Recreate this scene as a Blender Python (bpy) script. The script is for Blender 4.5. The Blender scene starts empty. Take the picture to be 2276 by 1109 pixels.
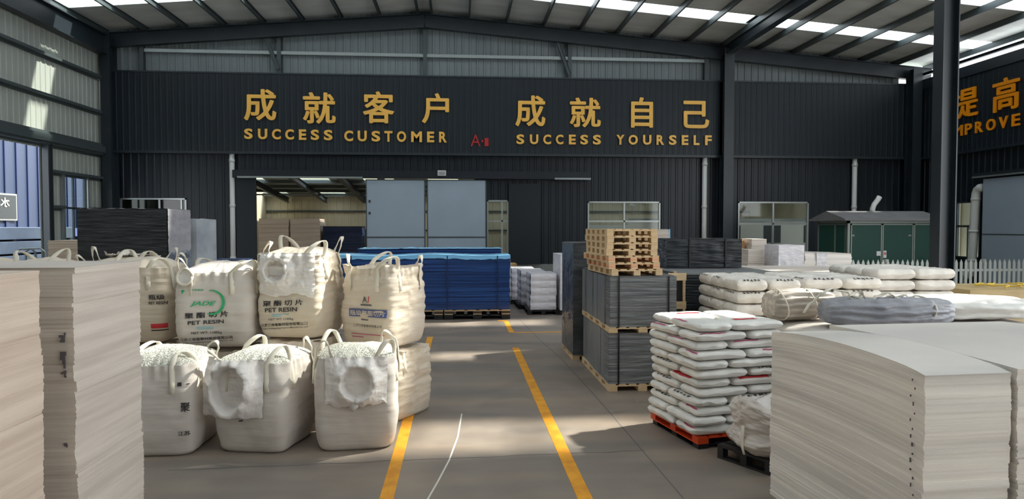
import bpy, math, random
from math import sin, cos, pi, radians as R
from mathutils import Vector, Matrix, noise
random.seed(7)
SC = bpy.context.scene
COL = SC.collection

# ------------------------------------------------------------------ camera, sky, sun, exposure
cam_d = bpy.data.cameras.new('camera')
cam_d.sensor_width = 36.0
cam_d.lens = 1500.0 / 2276.0 * 36.0
cam_d.clip_end = 300
cam = bpy.data.objects.new('camera', cam_d)
COL.objects.link(cam)
cam.location = (0, 0, 2.5)
cam.rotation_euler = (pi / 2 - 0.03299, 0, -0.07714)
SC.camera = cam

world = bpy.data.worlds.new('sky')
SC.world = world
world.use_nodes = True
bg = world.node_tree.nodes['Background']
bg.inputs[0].default_value = (0.95, 0.98, 1.0, 1)
bg.inputs[1].default_value = 1.5

sun_d = bpy.data.lights.new('sun', 'SUN')
sun_d.energy = 4.2
sun_d.angle = R(2.2)
sun_d.color = (1.0, 0.93, 0.80)
sun = bpy.data.objects.new('sun', sun_d)
COL.objects.link(sun)
sun.rotation_euler = Vector((-1.0, -0.36, -1.19)).to_track_quat('-Z', 'Y').to_euler()

SC.view_settings.view_transform = 'Standard'
SC.view_settings.look = 'None'
SC.view_settings.gamma = 1.0
SC.view_settings.use_curve_mapping = False
SC.view_settings.exposure = 1.42

# ------------------------------------------------------------------ helpers
def lin(c):
    return tuple(((v / 255) / 12.92 if v / 255 <= .04045 else ((v / 255 + .055) / 1.055) ** 2.4) for v in c)

MATS = {}
def mat(name, rgb, rough=.6, metal=0.0, var=0.0, scale=(3, 3, 3), rgb2=None, bump=0.0, bscale=(8, 8, 8), bdist=.01, detail=4, spec=.5):
    """plain surface: a colour, optional noise between two tones, optional noise bump"""
    m = bpy.data.materials.new(name)
    m.use_nodes = True
    nt = m.node_tree
    b = nt.nodes['Principled BSDF']
    c = lin(rgb)
    b.inputs['Base Color'].default_value = (*c, 1)
    b.inputs['Roughness'].default_value = rough
    b.inputs['Metallic'].default_value = metal
    b.inputs['Specular IOR Level'].default_value = spec
    tc = nt.nodes.new('ShaderNodeTexCoord')
    if var or rgb2:
        mp = nt.nodes.new('ShaderNodeMapping'); mp.inputs['Scale'].default_value = scale
        nt.links.new(tc.outputs['Object'], mp.inputs['Vector'])
        nz = nt.nodes.new('ShaderNodeTexNoise'); nz.inputs['Scale'].default_value = 1; nz.inputs['Detail'].default_value = detail
        nt.links.new(mp.outputs[0], nz.inputs['Vector'])
        rp = nt.nodes.new('ShaderNodeValToRGB')
        rp.color_ramp.elements[0].position = .35; rp.color_ramp.elements[1].position = .65
        c2 = lin(rgb2) if rgb2 else tuple(min(1, v * (1 + var)) for v in c)
        c1 = c if rgb2 else tuple(v * (1 - var) for v in c)
        rp.color_ramp.elements[0].color = (*c1, 1); rp.color_ramp.elements[1].color = (*c2, 1)
        nt.links.new(nz.outputs['Fac'], rp.inputs['Fac'])
        nt.links.new(rp.outputs['Color'], b.inputs['Base Color'])
    if bump:
        mp = nt.nodes.new('ShaderNodeMapping'); mp.inputs['Scale'].default_value = bscale
        nt.links.new(tc.outputs['Object'], mp.inputs['Vector'])
        nz = nt.nodes.new('ShaderNodeTexNoise'); nz.inputs['Scale'].default_value = 1; nz.inputs['Detail'].default_value = 3
        nt.links.new(mp.outputs[0], nz.inputs['Vector'])
        bp = nt.nodes.new('ShaderNodeBump'); bp.inputs['Strength'].default_value = bump; bp.inputs['Distance'].default_value = bdist
        nt.links.new(nz.outputs['Fac'], bp.inputs['Height'])
        nt.links.new(bp.outputs[0], b.inputs['Normal'])
    MATS[name] = m
    return m

def glass_mat(name, tint, mix, rough=.05):
    """window pane: mostly see-through with a glossy film"""
    m = bpy.data.materials.new(name); m.use_nodes = True
    nt = m.node_tree; nt.nodes.remove(nt.nodes['Principled BSDF'])
    tr = nt.nodes.new('ShaderNodeBsdfTransparent'); tr.inputs[0].default_value = (*tint, 1)
    gl = nt.nodes.new('ShaderNodeBsdfGlossy'); gl.inputs['Roughness'].default_value = rough
    mx = nt.nodes.new('ShaderNodeMixShader'); mx.inputs[0].default_value = mix
    nt.links.new(tr.outputs[0], mx.inputs[1]); nt.links.new(gl.outputs[0], mx.inputs[2])
    nt.links.new(mx.outputs[0], nt.nodes['Material Output'].inputs[0])
    MATS[name] = m
    return m

def film_mat(name, rgb, opacity, rough=.3):
    """stretch film: part see-through, part milky plastic"""
    m = bpy.data.materials.new(name); m.use_nodes = True
    nt = m.node_tree; b = nt.nodes['Principled BSDF']
    b.inputs['Base Color'].default_value = (*lin(rgb), 1); b.inputs['Roughness'].default_value = rough
    tc = nt.nodes.new('ShaderNodeTexCoord'); mp = nt.nodes.new('ShaderNodeMapping'); mp.inputs['Scale'].default_value = (2, 2, 5)
    nz = nt.nodes.new('ShaderNodeTexNoise'); nz.inputs['Scale'].default_value = 1.5; nz.inputs['Detail'].default_value = 4
    nt.links.new(tc.outputs['Object'], mp.inputs[0]); nt.links.new(mp.outputs[0], nz.inputs['Vector'])
    bp = nt.nodes.new('ShaderNodeBump'); bp.inputs['Strength'].default_value = .35; bp.inputs['Distance'].default_value = .02
    nt.links.new(nz.outputs['Fac'], bp.inputs['Height']); nt.links.new(bp.outputs[0], b.inputs['Normal'])
    rp = nt.nodes.new('ShaderNodeMapRange'); rp.inputs[1].default_value = .3; rp.inputs[2].default_value = .7
    rp.inputs[3].default_value = max(0, opacity - .15); rp.inputs[4].default_value = min(1, opacity + .15)
    nt.links.new(nz.outputs['Fac'], rp.inputs[0]); nt.links.new(rp.outputs[0], b.inputs['Alpha'])
    MATS[name] = m
    return m

class MB:
    """collects shapes into one mesh"""
    def __init__(s): s.v = []; s.f = []
    def add(s, vs, fs):
        o = len(s.v); s.v += [tuple(p) for p in vs]; s.f += [tuple(i + o for i in f) for f in fs]; return s
    def box(s, x0, x1, y0, y1, z0, z1):
        return s.add([(x0,y0,z0),(x1,y0,z0),(x1,y1,z0),(x0,y1,z0),(x0,y0,z1),(x1,y0,z1),(x1,y1,z1),(x0,y1,z1)],
              [(0,3,2,1),(4,5,6,7),(0,1,5,4),(1,2,6,5),(2,3,7,6),(3,0,4,7)])
    def prism(s, prof, a, b, axis='x'):
        """profile (2D list) swept from a to b along an axis"""
        n = len(prof); vs = []
        for t in (a, b):
            for p, q in prof:
                vs.append({'x': (t, p, q), 'y': (p, t, q), 'z': (p, q, t)}[axis])
        fs = [(i, (i+1) % n, n + (i+1) % n, n + i) for i in range(n)] + [tuple(range(n))[::-1], tuple(range(n, 2*n))]
        return s.add(vs, fs)
    def hbeam(s, p0, p1, w, d, t=.02, up=(0,0,1)):
        """I-section from p0 to p1, flange width w, depth d measured along up"""
        p0 = Vector(p0); p1 = Vector(p1); f = (p1 - p0).normalized(); u = Vector(up); u = (u - f * u.dot(f)).normalized(); r = f.cross(u)
        a, b = w / 2, d / 2; k = t * .6
        prof = [(-a,-b),(a,-b),(a,-b+t),(k,-b+t),(k,b-t),(a,b-t),(a,b),(-a,b),(-a,b-t),(-k,b-t),(-k,-b+t),(-a,-b+t)]
        vs = [p + r*x + u*y for p in (p0, p1) for x, y in prof]; n = 12
        fs = [(i, (i+1) % n, n + (i+1) % n, n + i) for i in range(n)]
        fs += [(0,1,2,11),(3,4,9,10),(5,6,7,8)]; fs += [(n,n+11,n+2,n+1),(n+3,n+10,n+9,n+4),(n+5,n+8,n+7,n+6)]
        return s.add(vs, fs)
    def tube(s, path, r, n=10, cap=True):
        path = [Vector(p) for p in path]; vs = []; prev = None
        for i, p in enumerate(path):
            t = (path[min(i+1, len(path)-1)] - path[max(i-1, 0)]).normalized()
            a = prev if prev is not None else (Vector((0,0,1)) if abs(t.z) < .9 else Vector((1,0,0)))
            u = (a - t * a.dot(t)).normalized(); prev = u; w = t.cross(u)
            rr = r[i] if isinstance(r, (list, tuple)) else r
            vs += [p + (u*cos(2*pi*k/n) + w*sin(2*pi*k/n)) * rr for k in range(n)]
        fs = [(i*n+k, i*n+(k+1) % n, (i+1)*n+(k+1) % n, (i+1)*n+k) for i in range(len(path)-1) for k in range(n)]
        if cap: fs += [tuple(range(n))[::-1], tuple(range((len(path)-1)*n, len(path)*n))]
        return s.add(vs, fs)
    def ribbon(s, path, wdirs, w, t=.006):
        """flat strap with thickness; wdirs = width direction per point"""
        path = [Vector(p) for p in path]; vs = []; m = len(path)
        for i, p in enumerate(path):
            tg = (path[min(i+1, m-1)] - path[max(i-1, 0)]).normalized(); wd = Vector(wdirs[i]); wd = (wd - tg*wd.dot(tg)).normalized(); nn = tg.cross(wd)
            for a, b in ((-1,-1),(1,-1),(1,1),(-1,1)): vs.append(p + wd*(a*w/2) + nn*(b*t/2))
        fs = [(i*4+k, i*4+(k+1) % 4, i*4+4+(k+1) % 4, i*4+4+k) for i in range(m-1) for k in range(4)] + [(3,2,1,0), (m*4-4, m*4-3, m*4-2, m*4-1)]
        return s.add(vs, fs)
    def grid(s, nu, nv, fn, flip=False):
        vs = [fn(i/nu, j/nv) for j in range(nv+1) for i in range(nu+1)]; k = nu+1
        fs = [(j*k+i, j*k+i+1, (j+1)*k+i+1, (j+1)*k+i) for j in range(nv) for i in range(nu)]
        if flip: fs = [f[::-1] for f in fs]
        return s.add(vs, fs)
    def mesh(s, name, m, smooth=False):
        me = bpy.data.meshes.new(name); me.from_pydata(s.v, [], s.f)
        if m is not None: me.materials.append(m)
        if smooth: me.polygons.foreach_set('use_smooth', [True]*len(me.polygons))
        me.update(); return me
    def build(s, name, m, parent=None, smooth=False, label=None):
        o = bpy.data.objects.new(name, s.mesh(name, m, smooth)); COL.objects.link(o)
        if parent is not None: o.parent = parent
        if label: o['label'] = label
        return o

def bevel(o, w, seg=2):
    b = o.modifiers.new('bevel', 'BEVEL'); b.width = w; b.segments = seg; b.limit_method = 'ANGLE'; return o
def tag(o, label, cat, group=None, kind=None):
    o['label'] = label; o['category'] = cat
    if group: o['group'] = group
    if kind: o['kind'] = kind
    return o
def thing(name, label, cat, loc=(0,0,0), rz=0.0, group=None):
    o = bpy.data.objects.new(name, None); COL.objects.link(o); o.empty_display_size = .1
    o.location = loc; o.rotation_euler = (0, 0, rz)
    return tag(o, label, cat, group)
def struct(name, mb, m, label=None, smooth=False):
    o = mb.build(name, m, None, smooth); o['kind'] = 'structure'
    if label: o['label'] = label
    return o
def inst(name, me, parent=None, loc=(0,0,0), rot=(0,0,0)):
    o = bpy.data.objects.new(name, me); COL.objects.link(o); o.location = loc; o.rotation_euler = rot
    if parent is not None: o.parent = parent
    return o
def copy_tree(src, kids, loc, rz, label, group=None, scale=None):
    r = src.copy(); COL.objects.link(r); r.location = loc; r.rotation_euler = (0, 0, rz); r['label'] = label
    if group: r['group'] = group
    if scale: r.scale = scale
    for ch in kids:
        c = ch.copy(); COL.objects.link(c); c.parent = r
    return r
def fbm(p, s=1.0, seed=0.0):
    q = Vector(p) * s + Vector((seed*7.3, seed*3.1, seed*5.7))
    return noise.noise(q) + .5*noise.noise(q*2.1) + .25*noise.noise(q*4.3)

TXT = {}
def text_mesh(s, size, bold=0.0, extrude=0.0, align='LEFT', shear=0.0, space=1.0, bold_shift=0.0):
    cu = bpy.data.curves.new('txt', 'FONT'); cu.body = s; cu.size = size; cu.offset = bold; cu.extrude = extrude
    cu.align_x = align; cu.shear = shear; cu.space_character = space; cu.resolution_u = 4
    o = bpy.data.objects.new('txt', cu); COL.objects.link(o)
    dg = bpy.context.evaluated_depsgraph_get(); dg.update()
    me = bpy.data.meshes.new_from_object(o.evaluated_get(dg))
    vs = [v.co.copy() for v in me.vertices]; fs = [tuple(p.vertices) for p in me.polygons]
    bpy.data.objects.remove(o); bpy.data.curves.remove(cu); bpy.data.meshes.remove(me)
    if bold_shift:
        base, bf_ = vs, fs; vs = []; fs = []
        for dx, dy in ((0,0),(1,0),(-1,0),(0,1),(0,-1),(.7,.7),(-.7,.7),(.7,-.7),(-.7,-.7)):
            o_ = len(vs); vs += [v + Vector((dx*bold_shift, dy*bold_shift*.8, (dx + 2.3*dy)*.0012)) for v in base]; fs += [tuple(i + o_ for i in f) for f in bf_]
    return vs, fs
def fit(vs, x0, x1, z0, z1):
    """stretch text vertices into a box; returns (x, z, depth)"""
    ax = min(v.x for v in vs); bx = max(v.x for v in vs); ay = min(v.y for v in vs); by = max(v.y for v in vs)
    return [(x0 + (v.x-ax)/max(1e-6, bx-ax)*(x1-x0), z0 + (v.y-ay)/max(1e-6, by-ay)*(z1-z0), v.z) for v in vs]
ORD = ['first','second','third','fourth','fifth','sixth','seventh','eighth','ninth','tenth','eleventh','twelfth','thirteenth','fourteenth']

# ------------------------------------------------------------------ materials
M = MATS
mat('dark_clad', (18, 27, 36), .42, .0, .10, (.6, .6, .2), spec=.4)
mat('dark_band', (23, 33, 41), .45, .0, .10, (.5, .5, .15), spec=.35)
mat('light_clad', (158, 165, 158), .5, 0, .08, (.8, .8, .2))
mat('gable_clad', (120, 130, 134), .5, 0, .08, (.8, .8, .2))
mat('steel_dark', (32, 41, 48), .42, 0, .12, (2, 2, 2))
mat('steel_mid', (72, 82, 84), .45, .2)
mat('galv', (150, 158, 158), .35, .6)
mat('roof_sheet', (206, 211, 208), .75, 0, .10, (.5, 1.5, 1))
mat('plinth', (112, 116, 114), .85, 0, .10, (1, 1, 1), bump=.3)
mat('door_grey', (150, 165, 178), .45, 0, .04, (1, 1, 1))
mat('alu', (165, 170, 170), .35, .6)
mat('frame_dark', (60, 66, 70), .4, .3)
mat('white_pvc', (205, 208, 205), .4)
mat('gold', (240, 186, 84), .4, 0, .06, (2, 2, 2))
mat('gold_bright', (255, 160, 20), .35, .1)
mat('red_paint', (170, 30, 34), .5)
mat('yellow_line', (236, 166, 34), .6, 0, 0, (5, 5, 5), rgb2=(214, 142, 30), bump=.2)
mat('kiosk_green', (6, 60, 50), .65, 0, .06, (2, 2, 2))
mat('kiosk_trim', (120, 128, 122), .45, .2)
mat('kiosk_roof', (108, 108, 110), .6, 0, .1)
mat('picket', (200, 206, 200), .5)
mat('blue_clad', (46, 60, 88), .5, 0, .06, (.6, .6, .2))
mat('blue_seam', (34, 46, 92), .5)
mat('pale_panel', (186, 202, 232), .5, 0, .05)
mat('asphalt', (96, 104, 118), .9)
mat('beige_clad', (190, 182, 156), .6, 0, .06, (.5, .5, .3))
mat('hall_roof', (150, 160, 152), .7, 0, .1)
mat('wood', (228, 204, 166), .7, 0, 0, (3, 40, 40), rgb2=(208, 178, 138), bump=.15)
mat('wood_dark', (70, 58, 46), .8, 0, .2)
mat('wood_red', (222, 168, 132), .7, 0, .15, (3, 40, 40))
mat('pallet_black', (26, 27, 30), .5)
mat('pallet_orange', (214, 72, 28), .45)
mat('sheet_white', (218, 208, 198), .5, 0, 0, (.7, .7, 16), rgb2=(198, 188, 178), detail=5)
mat('sheet_cream', (226, 210, 194), .5, 0, 0, (.5, .5, 12), rgb2=(206, 188, 172), detail=5)
mat('sheet_grey', (246, 240, 232), .36, 0, 0, (.35, .35, 8), rgb2=(214, 210, 206), detail=7)
mat('sheet_blue', (40, 84, 150), .36, 0, 0, (.4, .5, 26), rgb2=(20, 48, 102), detail=5)
mat('film_blue', (130, 196, 240), .25, bump=.6, bscale=(3, 6, 6), bdist=.03)
mat('navy', (36, 54, 92), .4, 0, 0, (.6, .6, 20), rgb2=(28, 40, 68))
mat('slate', (136, 139, 142), .36, 0, 0, (1.5, 1.5, 40), rgb2=(92, 97, 103), bump=1, bscale=(2.5, 3, 34), bdist=.022)
mat('slate_side', (140, 143, 142), .35, 0, 0, (1, 14, 2), rgb2=(110, 114, 118), bump=.3, bscale=(1, 20, 2))
mat('black_film', (30, 33, 38), .22, 0, 0, (2, 2, 14), rgb2=(48, 52, 58), bump=1.0, bscale=(2.5, 2.5, 22), bdist=.03)
mat('grey_film', (62, 66, 71), .26, 0, 0, (2, 2, 8), rgb2=(86, 90, 94), bump=1.0, bscale=(4, 4, 9), bdist=.03)
mat('tape_black', (20, 22, 24), .4)
mat('bulk_fabric', (218, 210, 203), .62, 0, 0, (1.5, 1.5, 1.5), rgb2=(204, 196, 188), bump=.35, bscale=(3, 3, 26), bdist=.012)
mat('bulk_cream', (220, 208, 192), .62, 0, 0, (1.5, 1.5, 1.5), rgb2=(206, 192, 172), bump=.5, bscale=(3, 3, 30), bdist=.014)
mat('liner', (240, 236, 232), .3, 0, 0, (3, 3, 3), rgb2=(226, 220, 216), bump=.5, bscale=(14, 14, 9), bdist=.02)
mat('strap', (232, 226, 210), .7, bump=.4, bscale=(90, 90, 90), bdist=.004)
mat('granules', (244, 242, 232), .5, 0, 0, (55, 55, 55), rgb2=(176, 176, 164), bump=1.0, bscale=(60, 60, 60), bdist=.03, detail=0)
mat('poly_bag', (246, 244, 240), .36, 0, 0, (4, 4, 4), rgb2=(228, 228, 224), bump=.35, bscale=(9, 9, 9), bdist=.02)
mat('poly_bag_far', (247, 242, 234), .4, 0, 0, (4, 4, 4), rgb2=(228, 222, 214), bump=.4, bscale=(7, 7, 9), bdist=.02)
mat('foam', (234, 232, 236), .35, 0, 0, (3, 3, 12), rgb2=(214, 212, 220), bump=.7, bscale=(8, 8, 18), bdist=.02)
mat('wrap_grey', (168, 170, 178), .35, 0, 0, (5, 5, 5), rgb2=(140, 142, 152), bump=.8, bscale=(4, 18, 18), bdist=.03)
mat('net_beige', (196, 186, 174), .5, 0, 0, (4, 20, 20), rgb2=(166, 154, 142), bump=.6, bscale=(5, 22, 22), bdist=.02)
mat('wrap_pale', (186, 194, 200), .4, 0, 0, (1.2, 1.2, 2.5), rgb2=(158, 164, 174), bump=.5, bscale=(3, 3, 7), bdist=.02)
mat('ink_black', (48, 46, 48), .7)
mat('ink_grey', (96, 92, 96), .7)
mat('ink_green', (56, 176, 116), .6)
mat('ink_blue', (84, 96, 150), .6)
mat('ink_red', (206, 52, 62), .6)
mat('ink_pink', (196, 76, 120), .6)
mat('ink_paleblue', (150, 186, 192), .6)
mat('paper', (216, 214, 206), .7)
mat('cardboard', (190, 150, 104), .8, 0, .08)
mat('tarp', (190, 166, 118), .55, 0, .1, (2, 2, 2), bump=.6, bscale=(3, 3, 8), bdist=.03)
mat('yellow_tie', (222, 190, 70), .5)
mat('machine_grey', (150, 152, 146), .5)
mat('lamp_shade', (190, 196, 180), .4)
glass_mat('skylight', (.90, .95, .97), .04, .3)
glass_mat('pane', (.82, .86, .86), .03)
glass_mat('pane_dark', (.12, .15, .15), .05)
film_mat('film_white', (178, 176, 182), .88, .35)
film_mat('film_clear', (150, 160, 180), .5, .3)

# concrete floor
fm = bpy.data.materials.new('concrete'); fm.use_nodes = True; M['concrete'] = fm
nt = fm.node_tree; b = nt.nodes['Principled BSDF']
tc = nt.nodes.new('ShaderNodeTexCoord')
def noise_node(scale, detail, sx=(1,1,1)):
    mp = nt.nodes.new('ShaderNodeMapping'); mp.inputs['Scale'].default_value = sx
    nt.links.new(tc.outputs['Object'], mp.inputs[0])
    n = nt.nodes.new('ShaderNodeTexNoise'); n.inputs['Scale'].default_value = scale; n.inputs['Detail'].default_value = detail
    nt.links.new(mp.outputs[0], n.inputs['Vector']); return n
n1 = noise_node(.35, 6); n2 = noise_node(2.6, 8); n3 = noise_node(.9, 5, (.35, 1.8, 1))
def ramp(src, c0, c1, p0=.35, p1=.65):
    r = nt.nodes.new('ShaderNodeValToRGB'); r.color_ramp.elements[0].position = p0; r.color_ramp.elements[1].position = p1
    r.color_ramp.elements[0].color = (*lin(c0), 1); r.color_ramp.elements[1].color = (*lin(c1), 1)
    nt.links.new(src.outputs['Fac'], r.inputs[0]); return r
r1 = ramp(n1, (116, 106, 98), (150, 140, 130)); r2 = ramp(n2, (98, 91, 86), (158, 148, 138), .25, .75); r3 = ramp(n3, (106, 102, 102), (160, 140, 120))
def mixc(a, b_, f):
    m = nt.nodes.new('ShaderNodeMix'); m.data_type = 'RGBA'; m.inputs[0].default_value = f
    nt.links.new(a.outputs[0] if a.bl_idname != 'ShaderNodeMix' else a.outputs[2], m.inputs[6]); nt.links.new(b_.outputs[0], m.inputs[7]); return m
mm = mixc(mixc(r1, r2, .45), r3, .4)
nt.links.new(mm.outputs[2], b.inputs['Base Color'])
b.inputs['Roughness'].default_value = .5
rr = nt.nodes.new('ShaderNodeMapRange'); rr.inputs[3].default_value = .34; rr.inputs[4].default_value = .62
nt.links.new(n2.outputs['Fac'], rr.inputs[0]); nt.links.new(rr.outputs[0], b.inputs['Roughness'])
bp = nt.nodes.new('ShaderNodeBump'); bp.inputs['Strength'].default_value = .12; bp.inputs['Distance'].default_value = .01
nt.links.new(n2.outputs['Fac'], bp.inputs['Height']); nt.links.new(bp.outputs[0], b.inputs['Normal'])

# ------------------------------------------------------------------ room shell
XL, XR, YB = -13.9, 19.7, 28.0
RIDGE, SL, ZR = -1.39, .084, 11.32
def roof_z(x): return ZR - SL * abs(x - RIDGE)
struct('floor', MB().box(XL, XR, -12, 28.3, -.2, 0), M['concrete'])
struct('floor', MB().box(XL, XR + 2, 28.3, 52, -.2, 0), M['concrete'])
struct('ground', MB().box(-40, XL, -12, 52, -.25, -.05), M['asphalt'])

def corr(name, axis, at, u0, u1, z0, z1, holes, m, pitch=.30, depth=.035, sgn=1, label=None):
    """ribbed cladding on a plane: axis 'x' runs along X at y=at, axis 'y' along Y at x=at; holes = (u0,u1,z0,z1)"""
    pts = []
    u = u0
    while u < u1 - 1e-6:
        for du, d in ((0, 0), (pitch*.62, 0), (pitch*.70, depth), (pitch*.92, depth)):
            if u + du < u1: pts.append((u + du, d))
        u += pitch
    pts.append((u1, 0))
    def off(x):
        for i in range(len(pts)-1):
            if pts[i][0] <= x <= pts[i+1][0]:
                a, c = pts[i], pts[i+1]; return a[1] + (c[1]-a[1])*(x-a[0])/max(1e-9, c[0]-a[0])
        return 0
    for h in holes:
        for e in h[:2]:
            if u0 < e < u1: pts.append((e, off(e))); pts.sort()
    mb = MB(); zt = z1 if callable(z1) else (lambda x: z1); zb = z0 if callable(z0) else (lambda x: z0)
    def P(u, d, z): return (u, at - sgn*d, z) if axis == 'x' else (at + sgn*d, u, z)
    for a, c in zip(pts, pts[1:]):
        if c[0]-a[0] < 1e-7: continue
        mid = (a[0]+c[0])/2
        cuts = sorted((h[2], h[3]) for h in holes if h[0] < mid < h[1])
        segs = []; lo = None
        for k, (p, q) in enumerate(cuts):
            segs.append((lo, p)); lo = q
        segs.append((lo, None))
        for p, q in segs:
            za0 = zb(a[0]) if p is None else p; zc0 = zb(c[0]) if p is None else p
            za1 = zt(a[0]) if q is None else q; zc1 = zt(c[0]) if q is None else q
            if za1 - za0 < 1e-4 and zc1 - zc0 < 1e-4: continue
            mb.add([P(a[0],a[1],za0), P(c[0],c[1],zc0), P(c[0],c[1],zc1), P(a[0],a[1],za1)], [(0,1,2,3)])
    return struct(name, mb, m, label)

PLZ = .96
W_LEFT = (-13.45, -10.9, 1.4, 3.66); W_MID = (5.34, 8.44, 1.4, 3.58); W_RIGHT = (11.82, 14.94, 1.4, 3.59)
D_MAIN = (-8.17, .6, 0, 4.5); D_SIDE = (1.12, 2.02, 0, 3.62)
corr('wall_back', 'x', YB, XL, XR, PLZ, 5.6, [W_LEFT, W_MID, W_RIGHT, D_MAIN, D_SIDE], M['dark_clad'], .30, .022)
# plinth under the cladding
pl = MB()
for a, c in ((XL, -8.17), (.6, 1.12), (2.02, XR)): pl.box(a, c, YB - .02, YB + .22, 0, PLZ)
struct('wall_back', pl, M['plinth'], 'grey rendered plinth under the dark cladding')
# sign fascia: a dark ribbed band standing proud of the wall
corr('wall_back', 'x', YB - .28, XL + .28, XR - .2, 5.5, 8.62, [], M['dark_band'], .24, .010)
fb = MB().box(XL + .28, XR - .2, YB - .32, YB + .05, 5.42, 5.52).box(XL + .28, XR - .2, YB - .31, YB + .05, 8.58, 8.64)
struct('trim_1', fb, M['steel_dark'], 'dark metal edging of the sign band')
# gable above the band, with daylight gap at the far right
corr('wall_back', 'x', YB + .12, XL, 19.0, 8.5, lambda x: roof_z(x) + .05, [], M['gable_clad'], .30, .03)
struct('wall_back', MB().box(XL, 19.0, YB + .2, YB + .26, 8.5, 9.0), M['dark_clad'])
# left wall with a big door opening and a glazed door
D_L = (17.0, 23.6, 0, 5.15); G_L = (24.82, 26.34, .2, 4.35)
corr('wall_left', 'y', XL, -12, 28.2, 0, lambda u: roof_z(XL) + .1, [D_L, G_L], M['light_clad'], .28, .02)
struct('wall_front', MB().box(XL, XR, -12.2, -12, 0, 11.4), M['light_clad'])
# right wall
W_R = (24.15, 25.4, 1.3, 3.5)
corr('wall_right', 'y', XR, 13, 28.2, 0, 5.6, [W_R], M['dark_clad'], .30, .035, -1)
corr('wall_right', 'y', XR - .2, 13, 27.75, 5.45, 8.32, [], M['dark_band'], .24, .010, -1)
struct('trim_2', MB().box(XR - .24, XR, 13, 27.8, 5.36, 5.46).box(XR - .26, XR + .02, 13, 27.8, 8.3, 8.7), M['steel_dark'], 'dark metal edging of the right wall band')

# roof: slabs between the translucent strips
STRIPS = [(.6, 1.1), (5.4, 1.1), (10.6, 1.15), (15.6, 1.0), (20.2, 1.0), (24.35, 1.0)]
edges = [-12.0]
for y, w in STRIPS: edges += [y, y + w]
edges.append(28.35)
def slab(x0, x1, y0, y1, t=.06):
    return MB().add([(x0,y0,roof_z(x0)),(x1,y0,roof_z(x1)),(x1,y1,roof_z(x1)),(x0,y1,roof_z(x0)),
                     (x0,y0,roof_z(x0)+t),(x1,y0,roof_z(x1)+t),(x1,y1,roof_z(x1)+t),(x0,y1,roof_z(x0)+t)],
                    [(0,3,2,1),(4,5,6,7),(0,1,5,4),(1,2,6,5),(2,3,7,6),(3,0,4,7)])
nwin = 10
for i in range(len(edges) - 1):
    for x0, x1 in ((XL - .3, RIDGE), (RIDGE, 20.6)):
        if i % 2 == 0: struct('ceiling', slab(x0, x1, edges[i], edges[i+1]), M['roof_sheet'])
        else:
            nwin += 1
            mb = MB().add([(x0,edges[i],roof_z(x0)+.03),(x1,edges[i],roof_z(x1)+.03),(x1,edges[i+1],roof_z(x1)+.03),(x0,edges[i+1],roof_z(x0)+.03)], [(0,1,2,3)])
            struct('window_%d' % nwin, mb, M['skylight'], 'translucent roof strip')
# purlins along the hall
k = 0
xs = [RIDGE + .28 + 1.52*i for i in range(15)] + [RIDGE - .28 - 1.52*i for i in range(9)]
pur = MB().add([(-.035,-12,0),(.035,-12,0),(.035,-12,-.02),(-.015,-12,-.02),(-.015,-12,-.2),(.035,-12,-.2),(.035,-12,-.22),(-.035,-12,-.22)] +
               [(-.035,28.2,0),(.035,28.2,0),(.035,28.2,-.02),(-.015,28.2,-.02),(-.015,28.2,-.2),(.035,28.2,-.2),(.035,28.2,-.22),(-.035,28.2,-.22)],
               [(i,(i+1)%8,8+(i+1)%8,8+i) for i in range(8)] + [(0,1,2,3),(0,3,4,7),(7,4,5,6),(8,11,10,9),(8,15,12,11),(15,14,13,12)]).mesh('purlin', M['steel_mid'])
for x in xs:
    o = inst('beam', pur, None, (x, 0, roof_z(x))); o['kind'] = 'structure'; o['label'] = 'steel purlin under the roof'
# rafters of the back frame
def rafter(xa, xb, y, d, drop=.22):
    return MB().hbeam((xa, y, roof_z(xa) - drop - d/2), (xb, y, roof_z(xb) - drop - d/2), .25, d, .03)
struct('beam', rafter(XL + .1, RIDGE, 27.75, .55), M['steel_dark'], 'back frame rafter, left slope')
struct('beam', rafter(RIDGE, 20.2, 27.75, .55), M['steel_dark'], 'back frame rafter, right slope')
struct('beam', rafter(RIDGE, 20.2, 15.3, 1.35, .25), M['steel_dark'], 'near frame rafter crossing the top right corner')
# columns
def col(x, y, z1, w=.3, d=.5, up=(0,1,0), name='column', label=None):
    return struct(name, MB().hbeam((x, y, 0), (x, y, z1), w, d, .03, up), M['steel_dark'], label)
col(XL + .32, 27.55, roof_z(XL) - .3, .36, .6, (0,1,0), label='steel column in the far left corner')
col(11.1, 27.5, roof_z(11.1) - .4, .42, .5, (0,1,0), label='steel column on the back wall beside the last slogan character')
col(19.2, 27.4, 9.2, .4, .5, (0,1,0), label='steel column in the far right corner')
struct('column', MB().hbeam((11.47, 15.25, 0), (11.47, 15.25, 9.9), .34, .40, .03, (1,0,0)), M['steel_dark'], 'near steel column at the right')
# girder along the hall between the columns
struct('beam', MB().hbeam((11.1, 15.3, 10.0), (11.1, 27.6, 10.0), .3, .72, .03), M['steel_dark'], 'deep girder running from the back column towards the viewer')
struct('beam', MB().hbeam((XL + .3, -12, 9.5), (XL + .3, 27.6, 9.5), .3, .75, .03), M['steel_dark'], 'eaves girder along the left wall')
struct('beam', MB().hbeam((XR - .1, 13, 8.95), (XR - .1, 27.6, 8.95), .14, .12, .02), M['steel_dark'], 'eaves strut along the right wall')
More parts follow.
